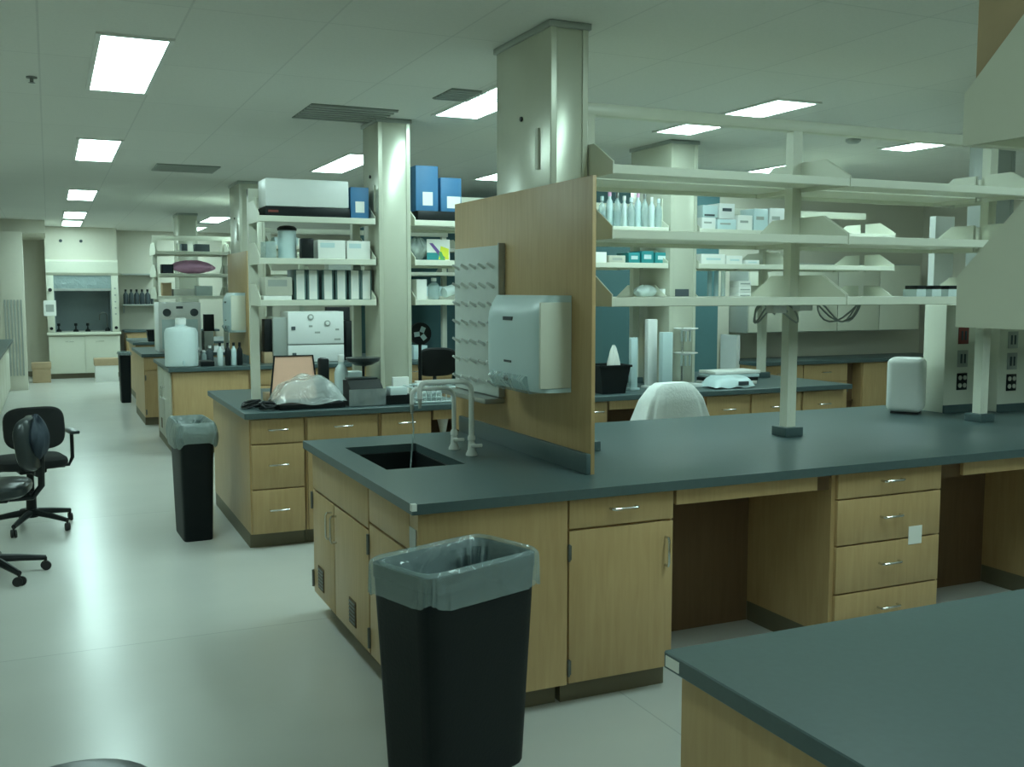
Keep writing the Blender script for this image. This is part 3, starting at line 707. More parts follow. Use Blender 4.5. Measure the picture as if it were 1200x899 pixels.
bx('base', (-.12, .12, -.08, .08, 0, .03), 'white', fs, .004); obj('pole', cyl(BM(), (0, .05, .26), .01, .46, 'z', 10), 'chrome', fs)
for z in (.26, .46):
    s_ = obj('saucer', lathe(BM(), [(.02, z), (.03, z + .004), (.10, z + .02), (.10, z + .026), (.03, z + .012)], 20), 'white', fs)
    for a in (-.04, 0, .04): obj('spout', cyl(BM(), (a, 0, z - .04), .008, .09, 'z', 8), 'white2', s_)
pp = thing('wrapped_bundle', 'pale plastic wrapped bundle lying flat right of the white coat', 'bundle', (at(852, 447, y=6.85).x, 6.85, W0))
b = BM(); grid(b, 24, 14, lambda u, v: ((u - .5) * .40, (v - .5) * .26, .008 + .085 * (1 - abs(2 * u - 1) ** 6) * (1 - abs(2 * v - 1) ** 6) + .006 * math.sin(15 * u + 5 * v))); obj('wrap', b, 'bluewhite', pp)
bx('dark_label', (.02, .12, -.1335, -.125, .025, .055), 'ink', pp, .002)
fd = thing('folder_stack', 'stack of dark edged folders behind the wrapped bundle', 'folders', (at(855, 432, y=7.08).x, 7.12, W0))
for i in range(4): bx('folder', (-.24 + .01 * i, .22 + .012 * i, -.13, .11, .03 * i, .03 * i + .026), ('paper', 'black', 'bluewhite', 'paper')[i], fd, .003)
# top shelf right: bottles and boxes
labs = ['first', 'second', 'third', 'fourth', 'fifth', 'sixth', 'seventh', 'eighth', 'ninth', 'tenth']
for i, px in enumerate((705, 714, 723, 731, 739, 747, 755, 763, 771, 779)):
    p = on(px, ZT, YS + .05 + .05 * (i % 2))
    bottle(p, .030, .24 + .05 * ((i * 7) % 4) / 3, ('glass', 'bluewhite', 'glass', 'white2')[i % 4], '%s clear bottle from the wooden panel on the high shelf' % labs[i], 'clear bottles on the high shelf', cap=('bluewhite', 'pink', 'hinge', 'white')[i % 4])
bl = [(822, 838, 0, .10, 'white', 'lowest white carton at the left end of the high box shelf'), (840, 862, 0, .09, 'bluewhite', 'low pale carton second in the high box row'), (864, 881, 0, .13, 'paper', 'white carton third in the high box row'),
      (883, 899, 0, .19, 'bluewhite', 'tall pale carton fourth in the high box row'), (901, 918, 0, .20, 'white', 'tall white carton at the right end of the high box row')]
for a, c, z, h, mt, l in bl: carton(a, c, ZT, h, mt, l, group='pale cartons on the high shelf', lab=(.15, .7, .5, .65, 'grey'))
carton(823, 840, ZT + .102, .10, 'bluewhite', 'pale carton on top of the lowest white one on the high shelf', group='pale cartons on the high shelf', lab=(.1, .8, .1, .25, 'ink'))
carton(842, 860, ZT + .092, .13, 'white', 'white carton with dark label on the second one of the high box row', group='pale cartons on the high shelf', lab=(.2, .8, .5, .7, 'ink'))
tl = [(714, 733, .06, 'putty', 'beige flat box left of the teal boxes'), (737, 750, .085, 'teal', 'left one of the three teal boxes behind the near shelves'), (752, 766, .10, 'teal', 'middle one of the three teal boxes behind the near shelves'), (768, 783, .09, 'teal', 'right one of the three teal boxes, by the signed column')]
for a, c, h, mt, l in tl: carton(a, c, ZM, h, mt, l, lab=(.2, .8, .35, .7, 'bluewhite' if mt == 'teal' else 'grey'), group='boxes behind the near shelves')
carton(697, 711, ZM, .085, 'paper', 'square white carton next to the near wooden panel, behind the shelves', d=.1)
for a, c, h, mt, l in ((822, 850, .085, 'paper', 'wide white carton on the middle shelf right of the signed column'), (852, 870, .075, 'paper', 'small white carton right of the wide one on the middle shelf'), (874, 890, .04, 'white', 'low white dish pack on the middle shelf')):
    carton(a, c, ZM, h, mt, l, lab=(.2, .8, .4, .6, 'bluewhite'))
bag('plastic_bag', 'white bag of supplies on the lower shelf left of the signed column', (on(765, ZL)[0], YS + .12, ZL), .10, .08, .11, 'white2', seed=21)
carton(777, 786, ZL, .08, 'white', 'little white box against the signed column', d=.08)
for i, px in enumerate((832, 840, 848)):
    p = on(px, ZL, YS + .1)
    t = thing('graduated_cylinder', '%s of three glass cylinders on the lower shelf behind' % ('left', 'middle', 'right')[i] + ' the near shelves', 'cylinder', p, 0, 'glass cylinders')
    obj('foot', lathe(BM(), [(.035, 0), (.035, .01), (.02, .016)], 12), 'white2', t); obj('tube', lathe(BM(), [(.02, .016), (.02, .23), (.024, .235)], 14), 'glass', t)
for i, (h0, h1) in enumerate(((0, .05), (.051, .10), (.101, .15))): carton(867, 881, ZL + h0, h1 - h0, 'paper', '%s white pack of the small stack on the lower shelf' % ('bottom', 'middle', 'top')[i], d=.14, group='white pack stack', lab=(.1, .9, .4, .6, 'grey'))
for px, l in ((1080, 'left dark clip box at the right end of the near lower shelf'), (1098, 'middle dark clip box at the right end of the near lower shelf'), (1117, 'right dark clip box at the right end of the near lower shelf')):
    p = at(px, 340, y=4.12); t = thing('clip_box', l, 'box', (p.x, 4.12, 1.6695)); bx('body', (-.035, .035, 0, .1, 0, .04), 'white2', t, .003); bx('lid', (-.03, .03, .0, .09, .0405, .06), 'black', t, .003)
# cables hung under the near shelf
def hang(px, label, seed):
    rnd = random.Random(seed); p = at(px, 375, y=4.34); pts = []
    for i in range(40):
        a = i * .5; pts.append((.14 * math.sin(a * .53 + seed) + .0, .02 * math.cos(a), -.012 - .05 * (1 + math.sin(a * 1.13 + seed)) ))
    o = obj('cable', tube(BM(), pts, .005, 5), 'grey', loc=(p.x, 4.22, 1.648)); setp(o, label, 'cable')
hang(890, 'tangle of grey cable hanging under the lower shelf left of the shelf post', 3); hang(965, 'tangle of grey cable hanging under the lower shelf right of the shelf post', 5)
b = bx('hook_block', (-.04, .04, 0, .06, -.06, -.001), 'white'); b.location = (at(914, 370, y=4.1).x, 4.1, 1.649); setp(b, 'white block clipped under the lower shelf left of the shelf post', 'clip')
b = bx('hook_block', (-.04, .04, 0, .06, -.05, -.001), 'white'); b.location = (at(945, 370, y=4.1).x, 4.1, 1.649); setp(b, 'white block clipped under the lower shelf right of the shelf post', 'clip')

# ================================================================== chair with lab coat
def caster_base(t, r=.30, z=.10, ph=.3, mt='black'):
    b = BM(); cyl(b, (0, 0, z + .01), .045, .06, 'z', 16); base = obj('base', b, mt, t)
    for k in range(5):
        a = ph + k * 2 * PI / 5; ca, sa = math.cos(a), math.sin(a)
        b = BM(); tube(b, [(0.03 * ca, .03 * sa, z + .015), (r * .5 * ca, r * .5 * sa, z + .0), (r * ca, r * sa, z - .025)], [.026, .022, .016], 8); lg = obj('leg', b, mt, base)
        b = BM(); cyl(b, (r * ca - .012 * sa, r * sa + .012 * ca, .028), .028, .014, 'x', 14); cyl(b, (r * ca + .012 * sa, r * sa - .012 * ca, .028), .028, .014, 'x', 14); cyl(b, (r * ca, r * sa, .055), .008, .05, 'z', 8)
        obj('caster', b, 'rubber', base)
def cushion(b, w, d, h, z, tilt=0, r=.05, n=6):
    """rounded pad centred on origin, superellipse outline"""
    rings = []
    for k, (s, zz) in enumerate(((.90, 0), (.98, .2), (1, .5), (.98, .8), (.90, 1), (.4, 1.06))):
        ring = []
        for i in range(36):
            a = 2 * PI * i / 36; e = .55
            ring.append(b.verts.new((w / 2 * s * math.copysign(abs(math.cos(a)) ** e, math.cos(a)), d / 2 * s * math.copysign(abs(math.sin(a)) ** e, math.sin(a)), z + h * zz)))
        rings.append(ring)
    for a, c in zip(rings, rings[1:]):
        for i in range(36): b.faces.new((a[i], a[(i + 1) % 36], c[(i + 1) % 36], c[i]))
    b.faces.new(rings[0][::-1]); b.faces.new(rings[-1]); return b
def task_chair(label, loc, rz, seat_z=.46, back=(.62, .90), arms=True, ph=.3, mt='fabric', group='black task chairs by the left aisle', bw=.42):
    """front faces +Y, backrest on -Y side"""
    t = thing('task_chair', label, 'chair', loc, rz, group)
    caster_base(t, ph=ph)
    b = BM(); cyl(b, (0, 0, (seat_z - .1 + .1) / 2 + .03), .025, seat_z - .14, 'z', 12); cyl(b, (0, 0, .2), .035, .14, 'z', 12); obj('gas_lift', b, 'black', t)
    b = BM(); box(b, -.09, .09, -.12, .12, seat_z - .06, seat_z - .02, .01); tube(b, [(.05, .02, seat_z - .04), (.24, .02, seat_z - .05)], .007, 6); obj('mechanism', b, 'black', t)
    obj('seat', cushion(BM(), .48, .46, .07, seat_z - .02), mt, t)
    zc, hh = (back[0] + back[1]) / 2, back[1] - back[0]
    b = BM(); cushion(b, bw, hh, .06, -.03); bmesh.ops.rotate(b, verts=b.verts, cent=(0, 0, 0), matrix=Matrix.Rotation(PI / 2 - .12, 3, 'X'))
    for v in b.verts: v.co += Vector((0, -.25 + .18 * (v.co.x / bw * 2) ** 2 * .25, zc))
    obj('backrest', b, mt, t)
    obj('back_bar', tube(BM(), [(0, -.08, seat_z - .05), (0, -.24, seat_z - .045), (0, -.29, seat_z + .02), (0, -.295, zc - .03), (0, -.282, zc + .05)], .02, 8), 'black', t)
    if arms:
        for s in (-1, 1):
            b = BM(); tube(b, [(s * .1, .0, seat_z - .03), (s * .26, -.02, seat_z - .03), (s * .285, -.02, seat_z + .02), (s * .285, -.02, seat_z + .20)], .014, 8); am = obj('armrest', b, 'black', t)
            obj('arm_pad', box(BM(), s * .285 - .035, s * .285 + .035, -.13, .11, seat_z + .20, seat_z + .225, .01), 'vinyl', am)
    return t
task_chair('black task chair with rounded backrest and T shaped armrest, farther one by the left aisle', (-.17, 7.98, 0), math.radians(12), seat_z=.47, back=(.60, .90), ph=.35, bw=.40)
cB = task_chair('black task chair turned sideways at the left edge, nearer one by the aisle', (-.37, 6.66, 0), math.radians(82), seat_z=.52, back=(.64, .96), arms=False, ph=.05, mt='vinyl')
bag('jacket', 'dark blue cloth hanging over the back of the nearer task chair', (-.10, 6.66, .68), .07, .17, .27, 'navy', 'jacket', seed=31, rough=.12)
st = thing('lab_stool', 'round black stool whose seat just shows at the bottom left corner', 'stool', (.01, 2.56, 0)); caster_base(st, r=.24)
obj('column', cyl(BM(), (0, 0, .28), .025, .36, 'z', 12), 'black', st)
obj('seat', lathe(BM(), [(.17, .45), (.195, .46), (.2, .48), (.19, .497), (.15, .505), (.02, .5)], 32), 'vinyl', st)
# lab coat chair
cc = task_chair('black chair between the near and second bench, hidden under a white coat', (3.83, 6.12, 0), 0.1, seat_z=.56, back=(.72, 1.03), arms=False, group='chairs between the benches')
def coat(u, v):
    a = u * 2 * PI; z = 1.075 - .55 * v; s = (.62 + .38 * min(1, v * 5) ** .5)
    wx = (.20 + .20 * v) * s; wy = (.085 + .10 * v) * s
    k = 1 + .10 * v * math.sin(9 * a + 1) + .05 * v * math.sin(17 * a + 2.2)
    e = .55
    return (math.copysign(abs(math.cos(a)) ** e, math.cos(a)) * wx * k, math.copysign(abs(math.sin(a)) ** e, math.sin(a)) * wy * k - .27, z - .02 * math.sin(5 * a) * v)
ct = thing('lab_coat', 'white lab coat draped over the back of the chair between the benches', 'coat', (3.83, 6.12, 0), .1)
b = BM(); vs = grid(b, 72, 22, coat, True); b.faces.new([r[0] for r in vs]); cbody = obj('coat_body', b, 'cloth', ct)

# ================================================================== trash cans
def trash_can(label, loc, rz, wx, wy, h, liner, hem, seed=1, bulge=0):
    t = thing('trash_can', label, 'trash can', loc, rz, 'black trash cans')
    b = BM()
    def outline(sx, sy, z, n=40, e=.22): return [b.verts.new((sx * math.copysign(abs(math.cos(2 * PI * (i + .5) / n)) ** e, math.cos(2 * PI * (i + .5) / n)), sy * math.copysign(abs(math.sin(2 * PI * (i + .5) / n)) ** e, math.sin(2 * PI * (i + .5) / n)), z)) for i in range(n)]
    prof = [(.82, 0), (.84, .01), (.985, h - .05), (1.0, h - .045), (1.0, h), (.965, h), (.94, h - .05), (.80, .03)]
    rs = [outline(wx / 2 * s, wy / 2 * s, z) for s, z in prof]
    for p, q in zip(rs, rs[1:]):
        for i in range(40): b.faces.new((p[i], p[(i + 1) % 40], q[(i + 1) % 40], q[i]))
    b.faces.new(rs[0][::-1]); b.faces.new(rs[-1]); obj('bin', b, 'bin', t)
    rnd = random.Random(seed); ph = [rnd.uniform(0, 6) for _ in range(8)]
    n = 240
    def ln(u, v):
        a = 2 * PI * (u + .004); e = .24
        cx_, cy_ = math.copysign(abs(math.cos(a)) ** e, math.cos(a)), math.copysign(abs(math.sin(a)) ** e, math.sin(a))
        wr = math.sin(9 * a + ph[0]) * .5 + math.sin(23 * a + ph[1]) * .35 + math.sin(37 * a + ph[2]) * .25
        if v < .4:
            k = v / .4; z = h - hem * (1 - k) * (1 + .12 * math.sin(2 * a + ph[3]) + .07 * math.sin(5 * a + ph[4])); off = .012 + bulge * math.sin(PI * k) + .007 * wr * (1 - k * .6)
        elif v < .6:
            k = (v - .4) / .2; z = h + .014 * math.sin(PI * k) + .002; off = .012 - .028 * k
        else:
            k = (v - .6) / .4; z = h - .02 - .30 * k; off = -.030 - .05 * k + .05 * wr * min(1, k * 3) - .03 * k
        return (cx_ * (wx / 2 + off), cy_ * (wy / 2 + off), z)
    b = BM(); grid(b, n, 26, ln, True); obj('bag_liner', b, liner, t)
    return t
trash_can('large black trash can with clear liner in front of the near bench', (1.265, 3.265, 0), math.radians(20), .52, .33, .77, 'film', .105, 3)
trash_can('tall slim black trash can with crumpled grey liner beside the second bench', (.865, 7.28, 0), math.radians(2), .235, .50, .80, plastic_film('grey bag film', (.22, .28, .27), .15, .3), .15, 6, .012)
trash_can('small far black trash can standing at the fifth bench near the fume hood', (1.02, 16.62, 0), 0, .17, .42, .76, 'film', .03, 8)

# ================================================================== BENCH C (third) and its things
worktop('black epoxy worktop of the third bench, with the big milky jug on its corner', 1.085, 6.0, 10.86, 12.55)
cabinet(1.12, 1.9, 10.9, 12.5, [('panel', .01, .77, .1, TOP - .004)], 'plain wooden front at the aisle end of the third bench')
cabinet(1.902, 2.5, 10.9, 11.7, [('drawer', .01, .588, .70, TOP - .004), ('door', .01, .588, .1, .696, 'r')], 'wooden cabinet of the third bench behind the second bench post')
cabinet(2.502, 4.2, 10.9, 11.7, [('drawer', .01, .84, .70, TOP - .004), ('door', .01, .84, .1, .696, 'r'), ('drawer', .85, 1.69, .70, TOP - .004), ('door', .85, 1.69, .1, .696, 'l')], 'wide wooden cabinet under the white control instrument')
t = thing('sink_doors', 'pale wooden doors on the aisle end of the third bench', 'cabinet doors', (1.1, 10.95, 0))
for y0 in (0, .62):
    d = bx('door', (0, .0185, y0 + .02, y0 + .60, .11, .855), 'putty', t, .002); handle_v(d, 0, y0 + (.54 if y0 == 0 else .08), .6, .13, 'x')
    bx('vent_grille', (-.003, .0, y0 + .25, y0 + .36, .18, .29), 'gap', d)
ep = thing('end_panel', 'farther maple end panel on the third bench, with its own towel dispenser', 'end panel', (1.955, 11.2, .911))
bx('board', (0, .018, 0, 1.3, 0, 1.22), 'wood', ep, .001); bx('curb', (-.02, -.0005, 0, 1.3, 0, .09), 'epoxy', ep)
dispenser((1.9545, 11.35, 1.25), 'small looking white towel dispenser on the farther wooden end panel', 'towel dispensers')
column(1.98, 2.26, 11.75, 12.4, .911, 'far cream column behind the farther wooden end panel')
shelving('cream shelving of the third bench seen through the second bench shelves', 12.1, [(2.3, 3.4), (3.41, 4.6)], [2.36, 3.4, 4.55], LB, 2.43, foot=False)
# milky jug
p = at(209, 431, z=.91)
jg = thing('carboy', 'big milky plastic jug standing on the aisle corner of the third bench', 'jug', (1.24, 11.08, W0))
obj('body', lathe(BM(), [(.155, 0), (.168, .012), (.168, .36), (.15, .40), (.06, .42), (.05, .44)], 28), 'white2', jg)
obj('cap', lathe(BM(), [(.055, .44), (.055, .50), (.04, .508)], 20), 'white', jg); b = BM(); cyl(b, (-.0, -.175, .05), .014, .05, 'y', 8); box(b, -.01, .01, -.21, -.195, .02, .075, .003, 1); obj('spigot', b, 'bluewhite', jg)
carton(232, 248, W0, .05, 'black', 'flat dark tray beside the milky jug', 'tray', 'tray', y=11.0, d=.3)
for i, (px, r, h, mt, l) in enumerate(((232, .04, .17, 'hinge', 'dark bottle next to the milky jug'), (239, .035, .14, 'glass', 'clear bottle second from the milky jug'), (246, .04, .19, 'ink', 'dark bottle third from the milky jug'))):
    bottle((at(px, 420, y=11.5).x, 11.5, W0), r, h, mt, l, 'bottles beside the milky jug')
for px, mt, l in ((258, 'white2', 'pale bottle under the farther dispenser'), (267, 'black', 'black bottle under the farther dispenser, left one'), (274, 'bluewhite', 'pale blue bottle under the farther dispenser between two dark ones'), (281, 'black', 'black bottle under the farther dispenser, right one')):
    bottle((at(px, 420, y=11.05).x, 11.05, W0), .030, .24, mt, l, 'bottles under the farther dispenser', cap='black')
# white control instrument on bench C
a, c = at(338, 400, y=11.15).x, at(403, 400, y=11.15).x; w = c - a
ins = thing('control_instrument', 'white two tier instrument with round dials, seen under the second bench shelves', 'instrument', (a, 11.15, W0))
bx('lower_unit', (0, w, 0, .4, .005, .19), 'white', ins, .004); bx('upper_unit', (0, w, 0, .4, .205, .56), 'white', ins, .004); bx('seam', (.004, w - .004, .01, .39, .1905, .2045), 'steel', ins)
for fx, z, r in ((.40, .50, .035), (.70, .43, .035)):
    b = BM(); lathe(b, [(r, 0), (r, .012), (r * .8, .014)], 20); bmesh.ops.rotate(b, verts=b.verts, cent=(0, 0, 0), matrix=Matrix.Rotation(PI / 2, 3, 'X')); dl = obj('dial', b, 'grey', ins); dl.location = (w * fx, 0, z)
    b = BM(); cyl(b, (0, -.016, 0), r * .55, .004, 'y', 16); obj('dial_face', b, 'white', dl)
for fx, z in ((.09, .38), (.10, .09)): bx('knob', (w * fx - .022, w * fx + .022, -.014, -.0003, z - .02, z + .02), 'ink', ins, .004)
for fx, z, q in ((.52, .33, .03), (.88, .25, .035), (.88, .36, .02), (.4, .4, .02)): bx('switch', (w * fx - q, w * fx + q, -.004, -.0003, z - .01, z + .01), 'grey', ins)
carton(318, 335.5, W0, .50, 'grey', 'grey upright cabinet left of the white control instrument', 'instrument_cabinet', 'instrument', y=11.2, d=.4)
carton(404, 411, W0, .45, 'black', 'black upright case right of the white control instrument', 'black_case', 'case', y=11.3, d=.3)
carton(382, 409, W0 + .0, .60, 'black', 'black monitor back behind the white control instrument', 'black_monitor', 'monitor', y=11.7, d=.1)
carton(307, 317, W0, .12, 'card', 'brown box left of the grey upright cabinet', y=11.2, d=.2); carton(308, 317, W0 + .1205, .36, 'black', 'dark upright box left of the grey upright cabinet', 'black_case', 'case', y=11.25, d=.15)
# items on bench C shelves seen between
for px0, px1, z, h, mt, l in ((322, 350, ZT, .10, 'bluewhite', 'pale box on the top shelf of the third bench'), (385, 428, ZM, .10, 'grey', 'grey box on the middle shelf of the third bench'), (500, 525, ZL, .12, 'bluewhite', 'pale box on the low shelf of the third bench')):
    carton(px0, px1, z, h, mt, l, y=11.8, d=.2)
carton(484, 500, W0, .16, 'bluewhite', 'pale rack on the third bench right of the second column', y=11.1, d=.2)
ch2 = task_chair('dark chair standing beyond the second bench, only its arched back showing', (at(521, 420, y=9.6).x, 9.6, 0), PI, seat_z=.55, back=(.82, 1.12), arms=False, group='chairs between the benches')

# ================================================================== BENCH D, E (far)
worktop('black epoxy worktop of the fourth bench, behind the milky jug', 1.03, 4.5, 13.5, 15.2)
cabinet(1.06, 1.7, 13.54, 15.1, [('drawer', .01, .63, .70, TOP - .004), ('door', .01, .63, .1, .696, 'r')], 'wooden cabinet at the aisle end of the fourth bench')
cabinet(1.702, 3.4, 13.54, 14.4, [('door', .01, .84, .1, TOP - .004, 'r'), ('door', .85, 1.69, .1, TOP - .004, 'l')], 'wooden cabinet hidden behind the third bench')
shelving('far cream shelving of the fourth bench with the pink bag', 14.35, [(1.27, 2.2), (2.21, 3.3)], [1.30, 2.2, 3.25], LB, 2.43, foot=False)
bag('plastic_bag', 'pink plastic bag lying on the far shelving', (at(226, 320, y=14.1).x, 14.1, ZM), .27, .13, .17, 'pink', seed=41)
def far(px0, px1, y, z, h, mt, l, d=.2, name='carton_box', cat='box', lab=None): return carton(px0, px1, z, h, mt, l, name, cat, y=y, d=d, lab=lab)
far(189, 203, 14.02, ZM, .12, 'black', 'black box left of the pink bag on the far shelving', lab=(.1, .9, .1, .9, 'navy'))
far(189, 200, 14.02, ZL, .17, 'card', 'brown box at the left end of the far lower shelf'); far(202, 226, 14.02, ZL, .09, 'paper', 'white flat box on the far lower shelf'); far(229, 248, 14.02, ZL, .13, 'white2', 'pale box at the right end of the far lower shelf')
far(213, 220, 14.02, ZT, .10, 'ink', 'small dark box on the top far shelf, left one'); far(229, 246, 14.02, ZT, .10, 'ink', 'wide dark box on the top far shelf, right one')
eq = thing('incubator', 'white cabinet instrument with two dark round knobs behind the milky jug', 'instrument', (at(186, 390, y=13.8).x, 13.8, W0)); w = at(236, 390, y=13.8).x - at(186, 390, y=13.8).x
bx('body', (0, w, 0, .5, 0, .64), 'white', eq, .01)
for fx in (.2, .84): obj('knob', cyl(BM(), (w * fx, -.012, .51), .05, .024, 'y', 18), 'ink', eq)
bx('display', (w * .42, w * .58, -.004, -.0003, .56, .59), 'ink', eq); bx('door_panel', (w * .08, w * .92, -.004, -.0003, .04, .42), 'bluewhite', eq, .002)
far(237, 248, 13.85, W0, .26, 'grey', 'grey case under the black monitor on the fourth bench', .3); far(237, 249, 13.85, W0 + .261, .22, 'black', 'black square monitor right of the knobbed cabinet', .1, 'small_monitor', 'monitor')
worktop('black epoxy worktop of the fifth bench near the fume hood', 1.15, 3.5, 16.6, 18.2)
cabinet(1.19, 2.2, 16.64, 18.1, [('door', .01, .5, .1, TOP - .004, 'r'), ('door', .505, 1.0, .1, TOP - .004, 'l')], 'wooden cabinet of the fifth bench behind the small far trash can')
tbx = thing('black_tub', 'small black tub on the fifth bench', 'tub', (at(180, 395, y=16.8).x, 16.85, W0)); b = BM(); taper(b, .08, .08, .10, .10, .18); obj('shell', b, 'black', tbx); bx('rim', (-.105, .105, -.105, -.098, .165, .182), 'black', tbx)
column(1.9, 2.2, 17.0, 17.6, .911, 'farthest cream column over the fifth bench')

# ================================================================== fume hood
hx0, hx1, hy = -.04, 1.25, 21.45
hd = thing('fume_hood', 'tall cream fume hood at the end of the aisle', 'fume hood', (hx0, hy, 0)); W = hx1 - hx0; D = YF - hy - .03
b = BM(); box(b, 0, W, .03, D, .1, .84); obj('base_cabinet', b, 'cream', hd, False); bx('toe_kick', (.02, W - .02, .1, D, 0, .1), 'kick', hd)
for i in (0, 1):
    d = bx('door', (i * W / 2 + .01, (i + 1) * W / 2 - .01, .008, .0295, .11, .82), 'cream', hd, .003); handle_h(d, (i + .5) * W / 2 + (.05 if i == 0 else -.05), .008, .72, .14)
bx('work_ledge', (-.02, W + .02, -.05, D, .845, .90), 'cream', hd, .01)
b = BM(); box(b, .13, W - .13, D - .03, D, .90, 1.98); box(b, .13, .15, .1, D - .03, .9, 1.98); box(b, W - .15, W - .13, .1, D - .03, .9, 1.98); box(b, .13, W - .13, .1, D - .03, 1.98, 2.0); obj('liner', b, 'hoodin', hd, False)
for i, nm in ((0, 'left'), (1, 'right')):
    x = 0 if i == 0 else W - .13
    p = bx('post', (x, x + .13, 0, D, .90, 2.0), 'cream', hd, .008)
    ks = ((.98, .03), (1.72, .035)) if i == 0 else ((.98, .03), (1.25, .016), (1.37, .016), (1.49, .016), (1.62, .016), (1.75, .016))
    for z, r in ks: obj('knob', cyl(BM(), (x + .065, -.02, z), r, .04, 'y', 14), 'black' if r > .02 else 'grey', p)
b = BM(); prism(b, [(0, 1.70), (.0, 1.745), (.02, 1.745), (.02, 1.70)], 'x', .13, W - .13); obj('sash_handle', b, 'steel', hd, False)
bx('sash_glass', (.13, W - .13, .022, .028, 1.745, 2.0), 'glass', hd)
b = BM(); prism(b, [(-.0, 2.0), (-.04, 2.05), (-.04, 2.26), (0, 2.30), (D, 2.30), (D, 2.0)], 'x', 0, W); obj('header', b, 'cream', hd, False)
b = BM(); box(b, .0, W, .06, D, 2.30, CZ - .002); obj('duct_enclosure', b, 'wall', hd, False)
for fx in (.22, .5): obj('light_knob', cyl(BM(), (W * fx, .045, 2.66), .03, .03, 'y', 12), 'ink', hd)
sg = bx('notice', (0, .22, -.004, 0, 0, .30), 'paper'); sg.location = (hx0 - .06, hy - .003, 1.22); setp(sg, 'white notice sheet hanging on the left post of the fume hood', 'notice'); bx('print', (.04, .18, -.0055, -.004, .08, .22), 'grey', sg)
for i, (px, l) in enumerate(((69, 'leftmost dark flask clamp in the fume hood'), (89, 'second dark flask clamp in the fume hood'), (103, 'third dark flask clamp in the fume hood'))):
    t = thing('clamp', l, 'clamp', (at(px, 385, y=21.8).x, 21.8, .9005), 0, 'dark clamps in the fume hood')
    obj('foot', lathe(BM(), [(.05, 0), (.05, .03), (.015, .06), (.012, .12)], 14), 'black', t); obj('collar', cyl(BM(), (0, 0, .14), .03, .05, 'z', 12), 'black', t)
t = thing('hood_faucet', 'dark hooked faucet at the right inside the fume hood', 'faucet', (at(126, 385, y=21.8).x, 21.8, .9005)); obj('foot', lathe(BM(), [(.05, 0), (.05, .04), (.02, .08)], 14), 'black', t)
obj('gooseneck', tube(BM(), [(0, 0, .06), (0, 0, .30)] + arc((-.07, 0, .30), .07, 0, PI, 8) + [(-.14, 0, .22)], .012, 8), 'hinge', t)
# boxes at the hood
def carton_floor(x0, x1, y0, y1, h, l, lidmt='card'):
    t = thing('cardboard_box', l, 'box', (x0, y0, 0)); w, d = x1 - x0, y1 - y0
    bx('carton', (0, w, 0, d, 0, h), 'card' if lidmt == 'card' else 'paper', t, .004); bx('lid', (-.012, w + .012, -.012, d + .012, h * .72, h + .012), lidmt if lidmt == 'card' else 'card', t, .004)
carton_floor(-.33, -.02, 20.7, 21.0, .36, 'brown cardboard box on the floor left of the fume hood')
carton_floor(.74, 1.14, 20.5, 20.85, .42, 'white box with brown lid on the floor in front of the fume hood', 'x')
# wall shelf with dark bottles right of hood
ws = thing('wall_shelf', 'narrow grey wall shelf right of the fume hood carrying dark bottles', 'shelf', (1.36, 22.05, 1.40)); bx('board', (0, .66, 0, .345, 0, .03), 'grey', ws); bx('upper_board', (0, .66, 0, .345, .62, .65), 'grey', ws)
for x in (0.02, .63): bx('bracket', (x, x + .02, .2, .345, -.15, -.0005), 'grey', ws)
for i in range(6):
    bottle((1.43 + .105 * i, 22.2, 1.4305), .05, .30, 'ink', '%s dark bottle from the hood on the wall shelf' % labs[i], 'dark bottles on the wall shelf', cap='black')
bx_ = carton(146, 177, 1.691, .05, 'black', 'flat black box resting over the dark bottles row', 'black_case', 'case', y=22.08, d=.25) if False else None
# wall bench below it
worktop('dark worktop along the far wall right of the fume hood', 1.35, 3.2, 21.7, 22.38)
cabinet(1.38, 3.1, 21.74, 22.36, [('door', .01, .84, .1, TOP - .004, 'r'), ('door', .85, 1.69, .1, TOP - .004, 'l')], 'wooden cabinet on the far wall right of the fume hood')
# left bench and column at far left
worktop('worktop along the left wall near the far column', XL + .002, -.56, 11.4, 18.6)
cabinet_l = thing('base_cabinet', 'cream cabinets under the left wall worktop', 'cabinet', (XL + .002, 11.45, 0)); bx('body', (0, 1.05, 0, 7.1, .1, TOP), 'cream', cabinet_l, smooth=False); bx('toe_kick', (0, 1.0, .05, 7.0, 0, .1), 'kick', cabinet_l)
for k in range(8):
    d = bx('door', (1.0505, 1.07, .01 + k * .885, .875 + k * .885, .11, TOP - .01), 'cream', cabinet_l, .003)
lq = thing('instrument_box', 'dark topped pale instrument on the left wall worktop', 'instrument', (-.86, 13.4, W0)); bx('body', (0, .28, 0, .4, 0, .10), 'bluewhite', lq, .01); bx('top', (.01, .27, .01, .39, .1005, .22), 'ink', lq, .01)
column(-.72, -.40, 19.35, 19.75, 0, 'pale column at the far left beside the fume hood', latch=False, mt='wall') if False else None
t = thing('wall_column', 'pale fluted column at the far left of the aisle end', 'column', (-.74, 19.3, 0)); t['kind'] = 'thing'
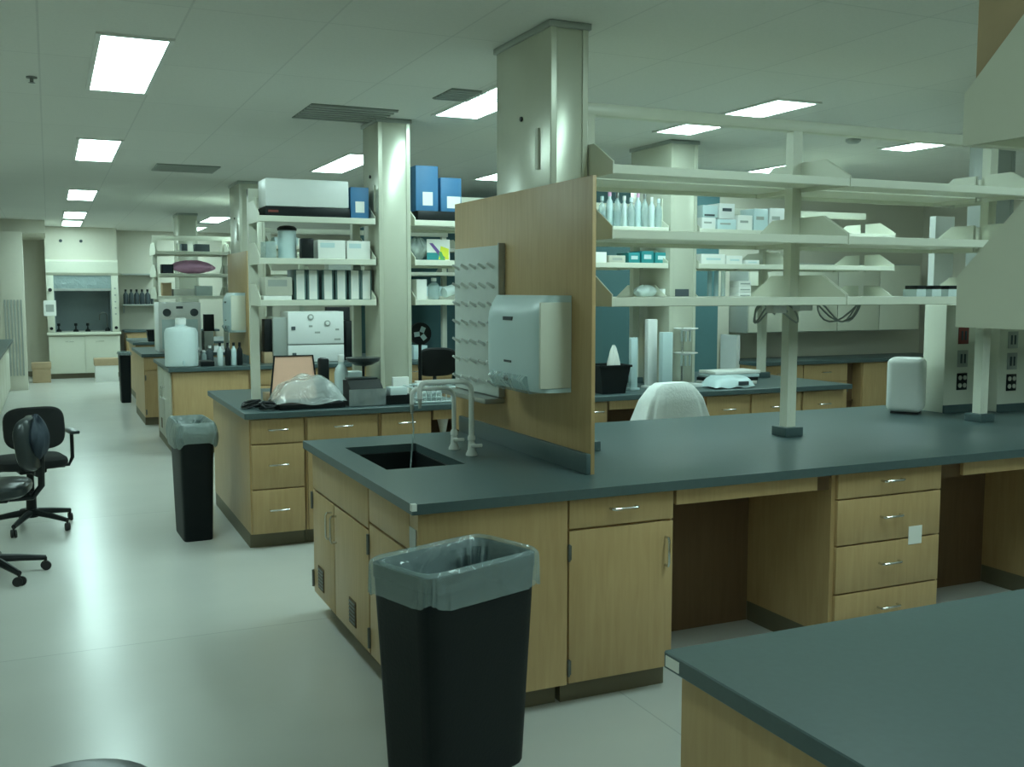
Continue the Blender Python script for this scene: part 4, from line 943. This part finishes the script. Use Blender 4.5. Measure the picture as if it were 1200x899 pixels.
bx('shaft', (0, .36, 0, .3, 0, 2.699), 'wall', t, .004); b = BM()
for k in range(6): box(b, .04 + k * .05, .065 + k * .05, -.012, -.0003, .25, 1.55)
obj('radiator_fins', b, 'grey', t, False)

# ================================================================== right back wall bench
worktop('worktop along the right back wall, seen below the near shelves', 7.1, 10.1, 9.05, 9.74)
cabinet(7.12, 8.42, 9.09, 9.72, [('drawer', .01, .64, .66, TOP - .004), ('drawer', .65, 1.29, .66, TOP - .004), ('door', .01, .64, .1, .656, 'r'), ('door', .65, 1.29, .1, .656, 'l')], 'wooden drawers on the right back wall left of a dark gap')
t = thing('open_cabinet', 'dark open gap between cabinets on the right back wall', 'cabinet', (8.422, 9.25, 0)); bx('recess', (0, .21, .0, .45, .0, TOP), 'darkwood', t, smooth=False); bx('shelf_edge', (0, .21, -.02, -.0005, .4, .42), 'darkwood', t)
cabinet(8.64, 9.95, 9.09, 9.72, [('panel', .005, .66, .1, TOP - .004), ('panel', .665, 1.30, .1, TOP - .004)], 'plain wooden cabinet right of the dark gap on the right back wall')
wc = thing('wall_cabinet', 'wall cabinet with shade painted grey, above the right back worktop', 'cabinet', (7.2, 9.40, 1.22)); bx('body', (0, 2.6, 0, .34, 0, .80), 'grey', wc, .003)  # white cabinet standing in shade; the grey body colour carries that shade
for k in range(4): d = bx('door', (.01 + k * .648, .645 + k * .648, -.02, -.0005, .01, .79), 'cream', wc, .002)
pn = bx('white_panel', (0, .05, 0, .3, 0, 1.2), 'white'); pn.location = (7.06, 9.4, .0); pn.location.z = 0; setp(pn, 'white end board of the right back wall bench', 'panel')

# ------------------------------------------------------------------ world, view
wd = bpy.data.worlds.new('world'); SC.world = wd; wd.use_nodes = True
wd.node_tree.nodes['Background'].inputs['Color'].default_value = (.6, .8, .72, 1); wd.node_tree.nodes['Background'].inputs['Strength'].default_value = .2
vs_ = SC.view_settings; vs_.view_transform = 'Standard'; vs_.look = 'None'; vs_.gamma = 1; vs_.exposure = 1.25; vs_.use_curve_mapping = False
